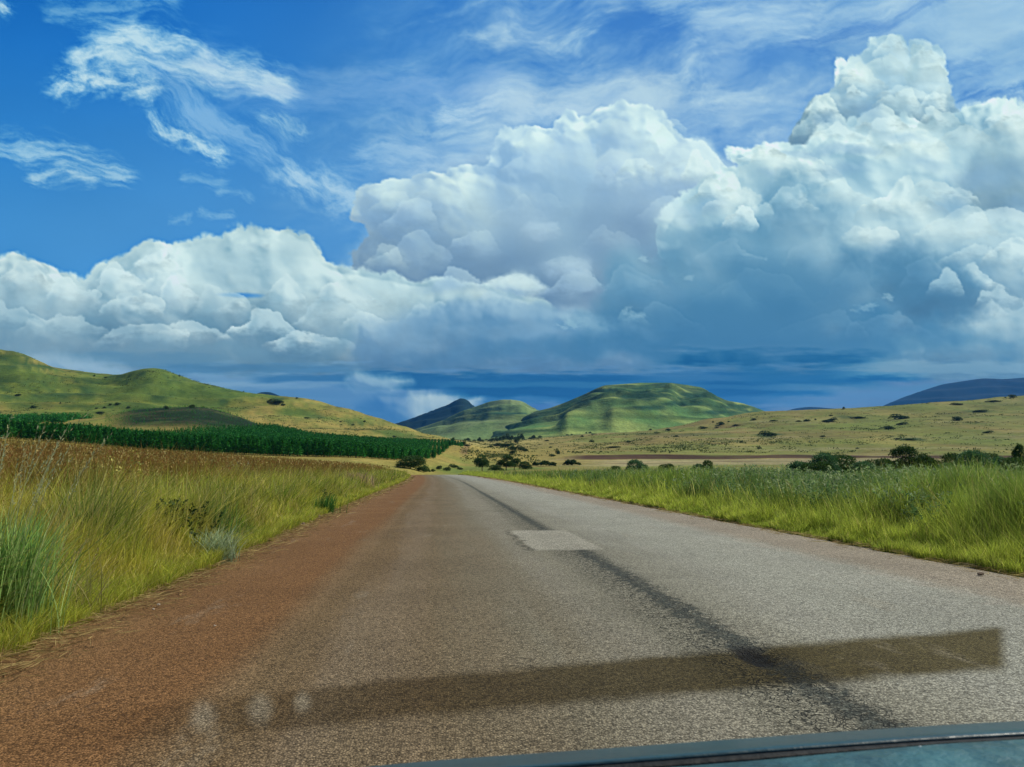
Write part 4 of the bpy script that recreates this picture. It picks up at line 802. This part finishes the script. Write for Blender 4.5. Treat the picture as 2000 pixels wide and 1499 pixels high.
def shrub(px,py,w_,h_,kind,name,label,cat,group=None,Y=None,v=None):
    """stand a plant with its foot at this bearing; w_, h_ in the photo's pixels"""
    if Y is None: p=hit(px,py)
    elif Y<150: x=float(a_of(float(px),0)*Y);p=np.array([x,Y,float(znear(x,Y))])
    else: p=pt(float(px),float(Y))
    if Y is not None and Y<150: h_+=max(0,float(proj(*p)[1])-py)
    s=p[1]/F; VC[0]+=1; f,t,hh=proto(kind,(VC[0]*7)%3 if v is None else v)
    r=empty(name,tuple(p)); tag(r,label,cat,group); r.rotation_euler=(0,0,random.choice([0,math.pi])+random.uniform(-.4,.4)); w_,h_=(w_*.86,h_*.86) if kind in('far','mid') else (w_,h_);r.scale=(w_*s/2.,w_*s/2.,h_*s/hh)
    for nm,me_ in (('trunk' if kind=='tree' else 'stem',t),('foliage' if kind!='tree' else 'crown',f)):
        o=bpy.data.objects.new(nm,me_); sc.collection.objects.link(o); o.parent=r
    return r
B='shrub'
# around the end of the road
shrub(802,922,56,27,'big','bush','dark spreading bush where the left grass meets the end of the road','bush',Y=175)
shrub(826,921,30,14,'big','bush','low dark bush at the right foot of the spreading bush by the road end','bush',Y=172)
shrub(942,913,36,37,'tree','round_tree','tall round dark tree, leftmost of the trees just past the road end','tree',Y=232)
shrub(988,914,38,33,'tree','round_tree','broad dark tree in the middle of the clump past the road end','tree',Y=228)
shrub(1004,914,26,27,'tree','round_tree','smaller round tree pressed against the right of the broad tree','tree',Y=236,v=2)
shrub(968,914,26,14,'big','bush','low bush filling the gap between the two dark trees','bush',Y=226)
shrub(1027,914,26,17,'big','bush','dark round bush at the right end of the tree clump','bush',Y=230)
for (x,y,w_,h_,l) in [(856,917,14,9,'small green bush left of the three behind the road end'),(873,920,18,10,'small green bush above the pale end of the road'),(886,914,22,9,'flat green bush in the gold grass behind the road end'),(900,918,14,6,'tiny bush at the bend right of the road end'),(846,922,10,8,'tiny dark bush touching the road end')]:
    shrub(x,y,w_,h_,'mid',B,l,'bush')
shrub(1070,911,34,10,'low',B,'low green thicket right of the tree clump','bush');shrub(1118,909,40,10,'low',B,'long low green thicket below the left end of the ploughed strip','bush')
shrub(1046,910,18,7,'low',B,'small flat shrub between the tree clump and the low thicket','bush')
shrub(1089,888,11,14,'mid','leaning_tree','small leaning tree at the left tip of the ploughed strip','tree');shrub(1080,892,16,6,'mid',B,'dark shrub under the small leaning tree','bush')
# mid valley
shrub(884,864,9,12,'mid','small_tree','lone small tree on gold grass, left one of a pair','tree');shrub(906,870,10,13,'mid','small_tree','lone small tree beside the bare track, right one of a pair','tree');shrub(912,872,22,5,'mid',B,'flat dark bush at the foot of the lone tree by the track','bush')
for (x,y,w_,h_,l) in [(975,872,26,9,'dark bush at the left of the valley thicket'),(990,874,30,13,'bushy crown in the middle of the valley thicket'),(1008,866,12,13,'pointed tree rising over the valley thicket'),(1000,880,20,12,'dark bush at the bottom of the valley thicket'),(1016,880,22,12,'round dark bush at the right of the valley thicket'),(1027,882,16,8,'low bush trailing right of the valley thicket'),(958,874,14,5,'low shrub at the far left of the valley thicket'),(1002,887,16,11,'bush linking the valley thicket to the nearer trees')]:
    shrub(x,y,w_,h_,'mid',B,l,'bush')
# far tree line under the hills
for i,x in enumerate(list(range(880,1056,7))):
    hgt_=6+3*math.sin(i*1.7)+ (6 if 965<x<1022 else 0); gp='trees of the far tree line below the green hills'
    l='far dark tree in the left half of the line below the green hills' if x<958 else ('taller bluish tree in the middle stand of the far tree line' if x<1022 else 'low far tree trailing off the right end of the tree line')
    g2=gp+(', left half' if x<958 else (', tall stand' if x<1022 else ', right end'))
    shrub(x+random.uniform(-2,2),858.0+random.uniform(-1,1) ,9+random.uniform(-1,4),hgt_,'far','distant_tree',l,'tree',g2,Y=1080+random.uniform(-30,30))
# right of the road, near the verge
shrub(1205,914,23,17,'big','bush','small round dark bush above the weeds, left of the pale wide bush','bush',Y=150)
shrub(1243,916,46,20,'teal','bush','wide blue green bush beside the small round dark bush','bush',Y=146)
shrub(1300,916,30,14,'big','bush','half hidden dark bush right of the wide blue green bush','bush',Y=120);shrub(1385,915,26,19,'big','bush','dark bush with pointed top standing in the weeds at the right','bush',Y=95)
shrub(1362,917,34,13,'teal','bush','pale green bush left of the pointed dark bush','bush',Y=100);shrub(1172,914,22,7,'low',B,'low tuft of shrub left of the small round dark bush','bush',Y=150)
belt=[(1568,925,50,24,'teal',62,'pale leafy bush at the left end of the right hand thicket'),(1605,926,56,38,'teal',66,'light green rounded bush with a bright top in the right hand thicket'),(1590,928,44,26,'big',60,'dark bush in front of the light green rounded bush'),(1650,922,60,30,'big',76,'dark bush with a pale crown beside the light green one'),(1690,928,50,22,'teal',62,'low blue green bush under the dark brown strip'),(1712,926,40,30,'big',70,'middling dark bush left of the tallest dark one'),(1772,918,64,46,'tree',80,'tallest dark round tree in the middle of the right hand thicket'),(1806,922,44,36,'big',78,'dark bush leaning on the right side of the tallest tree'),(1836,928,60,30,'teal',62,'wide blue green bush right of the tallest tree'),(1870,922,44,34,'big',76,'blue green bush with twin tops in the right hand thicket'),(1905,926,70,44,'teal',70,'large round blue green bush near the right edge'),(1925,918,40,38,'big',84,'dark bush showing behind the large round blue green bush'),(1960,926,36,36,'teal',72,'pointed blue green bush left of the columnar tree'),(1988,916,20,58,'tree',82,'narrow columnar tree rising highest at the right edge'),(2000,930,60,42,'big',70,'dense bush under the columnar tree at the right edge'),(1890,938,60,26,'teal',50,'front low bush below the large round blue green bush'),(1770,938,60,20,'teal',52,'low pale bush in front of the tallest tree'),(1950,944,70,26,'teal',46,'nearest low bush of the thicket by the right edge')]
for x,y,w_,h_,kd,Y,l in belt: shrub(x,y+4,w_*1.3,h_+13,kd,'bush' if kd!='tree' else 'round_tree',l,'bush' if kd!='tree' else 'tree',Y=Y)
# scattered on the right hand slope
SL=[(1757,818,40,13,'widest dark bush on the upper right slope'),(1873,821,24,11,'round dark bush alone on the slope below the blue mountain'),(1735,838,32,10,'grey green spreading bush under the widest slope bush'),(1762,829,24,7,'dark bush between the widest bush and the grey green one'),(1753,858,13,5,'small dark bush with a green strip beside it, low on the slope'),(1775,859,32,5,'flat pale green patch of shrub low on the slope'),(1930,845,22,6,'flat dark bush low on the slope at the far right'),(1979,776,18,8,'round bush on the skyline at the upper right'),(1964,777,5,3,'tiny bush on the skyline left of the round one'),(1869,790,26,5,'flat green bush just under the skyline in front of the mountain'),(1910,804,34,5,'thin strip of shrub high on the right slope'),(1940,784,34,4,'faint strip of shrub under the skyline bush'),(1625,822,22,9,'dark humped bush in the middle of the upper slope'),(1612,823,20,5,'low tail of scrub left of the dark humped bush'),(1575,822,16,5,'dark bush in a short row near the slope top'),(1560,823,14,3,'flat scrub at the left of the short row'),(1593,820,6,4,'dot of a bush between the row and the humped bush'),(1511,822,18,3,'flat dark scrub just below the end of the broad hill'),(1648,799,7,6,'tiny twin topped bush on the skyline at the saddle'),(1623,812,10,4,'little grey bush above the dark humped bush'),(1676,816,34,5,'pale green strip of shrub on the slope'),(1500,851,38,13,'dark pointed bush in a green patch on the slope'),(1607,853,13,5,'small dark bush midway down the slope'),(1484,876,12,5,'dark bush just above the ploughed strip'),(1448,864,10,4,'small bush left above the ploughed strip'),(1675,876,10,4,'faint bush low on the slope above the right thicket'),
(1408,829,18,9,'dark bush right of a flat one below the broad hill'),(1374,836,20,5,'flat dark bush below the broad hill'),(1400,835,11,3,'thin bush under the dark bush below the broad hill'),(1438,831,18,4,'flat bush farther right below the broad hill'),(1472,820,16,4,'flat bush near the right foot of the broad hill'),(1423,824,6,4,'dot of a bush at the right foot of the hill'),(1393,825,5,4,'tiny bush above the flat dark one'),(1305,841,15,5,'dark bush in the centre of the tan slope'),(1283,846,16,4,'flat bush left of the centre one on the tan slope'),(1271,840,7,4,'tiny pair bush on the tan slope'),(1321,853,12,4,'brownish bush below the centre of the tan slope'),(1228,864,13,6,'dark bush alone on the lower tan slope'),(1155,863,12,6,'dark humped bush on the lower left of the tan slope'),(1137,853,9,4,'small bush on the left of the tan slope'),(1160,848,14,3,'flat bush on the left upper tan slope'),(1153,840,8,4,'dot of a bush near the foot of the hill'),(1145,839,4,4,'tiny dot bush beside another near the hill foot'),(1108,845,9,4,'bush on the far left of the tan slope'),(1116,848,6,3,'speck of bush at the left of the tan slope'),(1068,861,10,3,'dark flat bush beyond the valley thicket'),(1075,874,8,4,'small bush right of the valley thicket'),(1119,883,6,4,'left one of two bushes above the left end of the ploughed strip'),(1127,883,7,3,'right one of two bushes above the left end of the ploughed strip'),(1195,874,34,4,'flat green strip of shrub on the lower tan slope'),(1257,823,16,6,'dark bush on the foot of the broad hill'),(1170,809,13,5,'dark bush on the left flank of the broad hill'),(1054,850,10,4,'bush right of the far tree line'),(1040,850,6,4,'speck of bush at the end of the far tree line')]
for x,y,w_,h_,l in SL:
    if y<830 and x<1300: continue
    shrub(x,y+1,w_,h_,'mid' if w_>17 else 'far','hillside_shrub',l,'bush')
# left hill and scrub hill
LH=[(325,799,11,9,'round tree on the brow of the dark scrub hill, left of the summit one','tree'),(375,796,13,9,'round tree on the summit of the dark scrub hill','tree'),(538,786,34,9,'wide dark thicket high on the left hill','bush'),(553,792,10,6,'small dark bush under the wide thicket on the left hill','bush'),(66,796,12,6,'dark bush on the gold slope at the far left','bush'),(123,811,6,5,'little tree at the edge of the far pine block','tree'),(216,791,6,5,'small bush above the scrub hill, left of a pair','bush'),(230,790,12,6,'small bushy pair above the scrub hill','bush'),(204,797,7,4,'little bush left above the scrub hill','bush'),(189,798,6,4,'tiny bush at the left above the scrub hill','bush'),(250,797,8,5,'dark dot of a bush just above the scrub hill','bush'),(197,806,20,3,'flat scrub at the left foot above the scrub hill','bush'),(158,818,7,4,'small tree where the pine block meets the scrub hill','tree'),(118,788,4,4,'tiny shrub on the gold slope beside the grass stalks','bush'),(184,735,5,4,'tiny tree on the skyline in the left saddle','tree'),(207,738,6,4,'tiny bush just under the skyline saddle','bush'),(350,735,4,5,'single tree on the right shoulder of the round hilltop','tree'),(580,778,5,3,'speck of bush on the ridge line','bush'),(476,764,3,3,'speck of bush on the falling ridge','bush'),(600,817,14,4,'flat scrub in the middle of the left slope','bush'),(712,824,6,4,'small dark bush on the lower left ridge','bush'),(665,824,6,3,'speck of scrub on the slope above the pines','bush'),(690,830,8,3,'small scrub above the dark thicket','bush'),(770,853,10,3,'flat scrub just above the end of the pines','bush'),(34,772,12,4,'dark scrub strip low on the far left slope','bush')]
for x,y,w_,h_,l,ct_ in LH: shrub(x,y+1,w_,h_,'mid' if w_>10 else 'far','hillside_shrub' if ct_=='bush' else 'hillside_tree',l,ct_)
shrub(655,858,50,16,'big','thicket','broad dark thicket standing above the pine rows','bush',Y=520);shrub(674,858,16,16,'mid','round_tree','dark tree at the right end of the broad thicket above the pines','tree',Y=515);shrub(708,860,22,11,'big','bush','smaller dark bush right of the broad thicket above the pines','bush',Y=510)
# ------------------------------------------------------------------ tussocks and low scrub on the slopes
def slope_scrub():
    n=60000;px=rng.uniform(-120,2120,n);Y=np.exp(rng.uniform(math.log(340),math.log(1010),n));P=pt(px,Y);a=fbm(P[:,0]/45,P[:,1]/70,4,95)+.5*fbm(P[:,0]/200,P[:,1]/200,2,96)
    k=(rng.rand(n)<.10+.9*sstep(.0,.35,a))&~((px<900)&(Y<front(px)*0+530)&(px<900))&~((px>1050)&(Y<410));P=P[k];Y=Y[k];a=a[k];px=px[k]
    k=rng.rand(len(P))<np.where(px>1050,.35,.75);P=P[k];n=len(P);K=7;s=rng.uniform(.35,1.0,n)**1.5*1.5+.25
    c=lerp(np.zeros((n,3))+np.array([.05,.10,.03]),np.array([.16,.19,.05]),rng.rand(n));ss=np.repeat(s,K)
    Q=np.repeat(P,K,0)+rng.normal(0,1,(n*K,3))*np.stack([ss*1.1,ss*.6,ss*.12],1);D=rng.normal(0,1,(n*K,3));D[:,2]=np.abs(D[:,2])*.7+.2
    return [leaves(Q,D,ss*.75,ss*.5,np.repeat(c,K,0)*rng.uniform(.7,1.3,(n*K,1)))]
front=lambda p: np.interp(p,[-300,560,760,815,850,890],[200,203,212,228,300,480])
o=mk('low_scrub',slope_scrub(),M['leaf']);tag(o,'tussocks and low scrub dotted over the grassy slopes','scrub',kind='stuff')
# ------------------------------------------------------------------ pine plantation
def pine_parts(seed,nl,tri_w):
    r=np.random.RandomState(seed);n=nl;t=r.rand(n)**.85; z=.10+.90*t; rad=.25*(1-t)**.8*(1+.3*np.sin(t*40+seed))+.012; an=r.uniform(0,2*math.pi,n)
    P=np.stack([0*t,0*t,z],1)+np.stack([np.cos(an),np.sin(an),0*t],1)*(rad*r.uniform(0,.5,n))[:,None]
    D=np.stack([np.cos(an),np.sin(an),r.uniform(-.25,.75,n)],1); c=lerp(np.zeros((n,3))+np.array([.015,.11,.02]),np.array([.07,.34,.055]),r.rand(n)**1.3)
    return leaves(P,D,rad*r.uniform(.7,1.2,n)+.03,tri_w*r.uniform(.7,1.3,n),c)
PINE=[]
for i in range(4):
    v=pine_parts(40+i,420,.05); me_=mesh_np('crown',*v[:2],None,np.clip(v[3],.004,1)); me_.materials.append(M['needle'])
    tm=limbs_mesh('trunk',[(.0,.0,.9,0,0),(.08,0,.4,0,0),(-.08,.03,.5,0,0)],.5,.022,i); tm.materials.append(M['bark']); PINE.append((me_,tm))
# block outline: front edge, right corner, back edge  (bearing, distance)
front=lambda p: np.interp(p,[-300,560,760,815,850,890],[200,203,212,228,300,480]);back=lambda p:np.interp(p,[-300,0,200,330,480,560,700,890],[335,335,338,345,380,470,510,520])
cand=[];rows=np.arange(198,525,3.1)
for yr in rows:
    w_=yr/1500.; xs_=np.arange(-160,905,2.1/w_)
    for p_ in xs_:
        p2=p_+random.uniform(-.3,.3)/w_; y2=yr+random.uniform(-.5,.5)
        if front(p2)<=y2<=back(p2): cand.append((p2,y2))
cand=np.array(cand)
PXX=cand[:,0];PYY=cand[:,1];hh=rng.uniform(3.5,5.1,len(cand))*(1-.30*sstep(600,860,PXX))*(1-.35*sstep(235,330,PYY)*sstep(520,250,PXX)*sstep(150,260,PXX))
frontd=PYY-front(PXX)
idx=np.argsort(np.where((PXX>0)&(PXX<895),frontd,1e6))[:300]; isf=np.zeros(len(cand),bool);isf[idx]=True
GP='young pines along the front of the plantation'
for k,i in enumerate(idx):
    p=pt(PXX[i],PYY[i]); r=empty('pine_tree',tuple(p)); x=PXX[i]
    l='young green pine, front rows of the plantation, '+('left of the seed stalks' if x<40 else 'below the far pine block' if x<200 else 'below the left slope of the scrub hill' if x<330 else 'below the summit of the scrub hill' if x<430 else 'below the right slope of the scrub hill' if x<560 else 'between the scrub hill and the broad thicket' if x<640 else 'under the broad dark thicket' if x<730 else 'towards the road end' if x<820 else 'at the tapering right end')
    tag(r,l,'pine tree',GP+', '+l.split(', ')[1]); r.scale=(hh[i]*.95,hh[i]*.95,hh[i]); r.rotation_euler=(0,0,random.uniform(0,6))
    cr,tr=PINE[k%4]
    for nm,me_ in (('crown',cr),('trunk',tr)):
        o=bpy.data.objects.new(nm,me_); sc.collection.objects.link(o); o.parent=r
def pine_mass(name,label,pxs,Ys,hs,nl=70,seed=3):
    prs=[];vs=[pine_parts(60+i,nl,.11) for i in range(4)]
    P=pt(pxs,Ys);V=[];Q=[];Cc=[];o_=0
    for i in range(len(pxs)):
        v,q,_,c=vs[i%4];a=random.uniform(0,6);ca,sa=math.cos(a),math.sin(a);h_=hs[i]
        V.append(np.stack([(v[:,0]*ca-v[:,1]*sa)*h_*1.,(v[:,0]*sa+v[:,1]*ca)*h_*1.,v[:,2]*h_],1)+P[i]);Q.append(q+o_);Cc.append(c*random.uniform(.75,1.2));o_+=len(v)
    o=link(name,mesh_np(name,np.concatenate(V),np.concatenate(Q),None,np.clip(np.concatenate(Cc),.004,1)),M['needle']); return tag(o,label,'plantation',kind='stuff')
pine_mass('pine_plantation','dense rows of young green pines behind the front trees of the plantation',PXX[~isf],PYY[~isf],hh[~isf])
n=1500;px_=rng.uniform(-160,215,n);Y_=rng.uniform(430,520,n);k=(px_<130+ (Y_-430)*.6)
pine_mass('pine_block','farther block of dark pines at the far left below the gold slope',px_[k],Y_[k],rng.uniform(3,5.,k.sum()),50)
n=900;px_=rng.uniform(205,545,n);Y_=rng.uniform(365,500,n)
pine_mass('hill_scrub','thin dark scrub covering the low hill behind the pines',px_,Y_,rng.uniform(.6,1.8,n),26)
def weedy(name,label,px,Y,n,h,spread,c0,c1,K=26,L=.09,W_=.03,fl=None):
    x=float(a_of(float(px),0)*Y);z=float(znear(x,Y));r=empty(name,(x,Y,z));tag(r,label,'plant')
    P=np.stack([rng.normal(0,spread,n),rng.normal(0,spread,n),np.zeros(n)],1);hh=h*rng.uniform(.5,1.05,n);l=rng.normal(0,.22,(n,2));c=lerp(np.zeros((n,3))+np.array(c0),np.array(c1),rng.rand(n))
    mk('stems',[blades(P,hh,np.full(n,.008),l,c*.7,c,seg=4)],M['grass'],r)
    t=rng.uniform(.2,1,n*K);H=np.repeat(hh,K);lr=np.repeat(l,K,0);Q=np.repeat(P,K,0)+np.stack([lr[:,0]*t**2*H,lr[:,1]*t**2*H,H*t*.9],1);D=rng.normal(0,1,(n*K,3));D[:,2]=np.abs(D[:,2])*.5+.2
    lv=[leaves(Q,D,rng.uniform(.6,1.3,n*K)*L,rng.uniform(.6,1.3,n*K)*W_,np.repeat(c,K,0)*rng.uniform(.6,1.3,(n*K,1)))]
    if fl is not None:
        m=60;i=rng.randint(0,n,m);Q=P[i]+np.stack([l[i,0]*hh[i],l[i,1]*hh[i],hh[i]*.9],1)+rng.normal(0,.04,(m,3));lv.append(leaves(Q,rng.normal(0,1,(m,3)),np.full(m,.05),np.full(m,.04),np.zeros((m,3))+np.array(fl)))
    mk('foliage',lv,M['weed'],r)
weedy('leafy_weed','dark leafy weed growing in the yellow grass left of the blue grey tuft',338,12.6,90,1.0,.27,(.02,.06,.015),(.06,.11,.03),34,.07,.035)
weedy('leafy_weed','dark leafy weed close to the road edge near the far stones',622,28,36,.7,.25,(.04,.10,.03),(.08,.16,.04))
weedy('flowering_weed','tall weed with pale yellow flower heads poking above the brown grass at the left',238,17,10,1.5,.10,(.16,.22,.06),(.24,.28,.08),12,.08,.02,(.65,.60,.16))
weedy('flowering_weed','pale topped weed above the brown grass in the middle of the left field',460,30,14,1.35,.2,(.26,.30,.16),(.36,.38,.22),14,.08,.025,(.5,.5,.34))
weedy('leafy_weed','pale green leafy weed standing in the brown grass behind the tall pale clump',208,13,30,1.15,.2,(.16,.24,.10),(.26,.34,.16),22,.07,.02)
for i,(px,Y,l) in enumerate([(1440,24,'tall leafy weed behind the yellow grass, nearest the start of the weeds'),(1640,17.5,'tall pale leafed weed in the middle of the right verge'),(1820,13.5,'tall weed with narrow pale leaves nearer the right edge'),(1965,12.5,'tall dark leafed weed at the right edge of the photo')]): weedy('leafy_weed',l,px,Y,34,1.15,.3,(.08,.20,.06),(.26,.38,.16),26,.10,.028)
# ------------------------------------------------------------------ stones by the road
def stone_mesh(sd):
    bm=bmesh.new();bmesh.ops.create_icosphere(bm,subdivisions=3,radius=1); r=np.random.RandomState(sd)
    for v in bm.verts:
        c=v.co; f=1+.35*float(fbm(np.array([c.x*1.3+sd]),np.array([c.y*1.3+c.z]),3,sd)[0]); v.co=(c.x*f*1.2,c.y*f,max(c.z*f*.7,-.35))
    me_=bpy.data.meshes.new('stone');bm.to_mesh(me_);bm.free();return me_
SM=[stone_mesh(i) for i in range(3)]
for k,(x,y,s,mt,l) in enumerate([(1916,1133,.035,'stone','dark stone lying alone on the tan right shoulder'),(616,1008,.11,'stone','dark stone at the grass edge of the left shoulder'),(655,984,.07,'stone_pale','white stone in the grass edge up the left shoulder'),(310,1168,.016,'stone_pale','small white pebble, upper one of two on the red shoulder'),(300,1176,.012,'stone_pale','small white pebble, lower one of two on the red shoulder'),(420,1208,.010,'stone_pale','tiny white pebble on the red dust'),(590,1022,.06,'stone','flat brown stone beside the left grass')]):
    Y=CH*F/(y-914.); p=at(x,y,Y); me_=SM[k%3] if not SM[k%3].materials else SM[k%3].copy(); me_.materials.clear(); me_.materials.append(M[mt])
    o=bpy.data.objects.new('stone',me_); sc.collection.objects.link(o); o.location=(p[0],p[1],.02+s*.2 if abs(p[0]-2.3)>1 else .05); o.scale=(s,s,s); tag(o,l,'stone','loose stones on the road shoulders')
# ------------------------------------------------------------------ the front of the car one looks out of
def sweep(name,rails,mat,parent,close=False):
    "rails: list of (dpx_below_edge, distance) curves joined into one thick sheet"
    V=np.array(rails); nr,nc=V.shape[:2]; me_=mesh_np(name,V.reshape(-1,3),grid_faces(nr,nc),smooth=True); return link(name,me_,mat,parent)
ex=np.linspace(-700,3000,90); ey=np.interp(ex,[-700,300,740,1000,1400,1700,2000,2400,3000],[1700,1570,1512,1493,1463,1440,1422,1406,1390])
ey=np.convolve(np.pad(ey,4,mode='edge'),np.ones(9)/9,'valid'); ey[:4]=ey[4]
def rail(d,Y,dz=0): 
    p=at(ex,ey+d,np.full_like(ex,Y)); p[:,2]+=dz; return p
car=empty('car',(0.3,.8,1.0)); tag(car,'dark teal dashboard and bonnet edge of a car along the bottom of the photo','car')
def inv(p): return p-np.array([.3,.8,1.0])
teal=plain('teal_paint',(.007,.045,.062),.4,.35,6,.15,.4,0,.2); dash=plain('dash_top',(.028,.095,.11),.36,.9,5.,.5,.5); rub=plain('rubber',(.006,.008,.009),.7,.2,10,.2)
taper=np.interp(ex,[-700,900,1500,1850,3000],[13,13,11,4,3])
def rail2(d,Y): 
    p=at(ex,ey+d,np.full_like(ex,Y)); return inv(p)
# bonnet: crest then falling away in front
bon=[inv(np.stack([ex*0+at(ex,ey,np.full_like(ex,Y_))[:,0],np.full_like(ex,Y_),at(ex,ey,np.full_like(ex,.86))[:,2]-dz],1)) for Y_,dz in ((1.75,.62),(1.7,.42),(1.5,.26),(1.2,.13),(1.0,.045),(.92,.012))]
sweep('bonnet',bon+[rail2(1.5,.86),rail2(0,.84),rail2(2,.815),rail2(6,.80),rail2(14,.792),rail2(17,.80),rail2(24,.83)],teal,car)
sweep('rubber_seal',[rail2(15.5,.800),rail2(16+0*taper,.786),rail2(17+taper*.4,.782),rail2(17+taper,.776),rail2(21+taper,.79)],rub,car)
sweep('dashboard',[rail2(20+taper,.784),rail2(17.5+taper,.772),rail2(19.5+taper,.765),rail2(34+taper,.735),rail2(60+taper,.70),rail2(66+taper,.69),rail2(140+taper,.6),rail2(300+taper,.50)],dash,car)
def bead(px,d,Y,r):
    bm=bmesh.new();bmesh.ops.create_uvsphere(bm,u_segments=16,v_segments=10,radius=r)
    for v in bm.verts: v.co.z*=.55
    me_=bpy.data.meshes.new('droplet');bm.to_mesh(me_);bm.free()
    for p_ in me_.polygons:p_.use_smooth=True
    k=NT('water_bead'); me_.materials.append(k.fin(k.n('ShaderNodeBsdfPrincipled',{'Base Color':(.5,.6,.6,1),'Roughness':.08,'Specular IOR Level':.8}).outputs[0]))
    y=float(np.interp(px,ex,ey))+d; o=link('droplet',me_,None,car); o.location=inv(at(float(px),y,Y)); return o
bead(1832,27,.765,.0028);bead(1838,31,.762,.0022);bead(1797,25,.766,.0018)
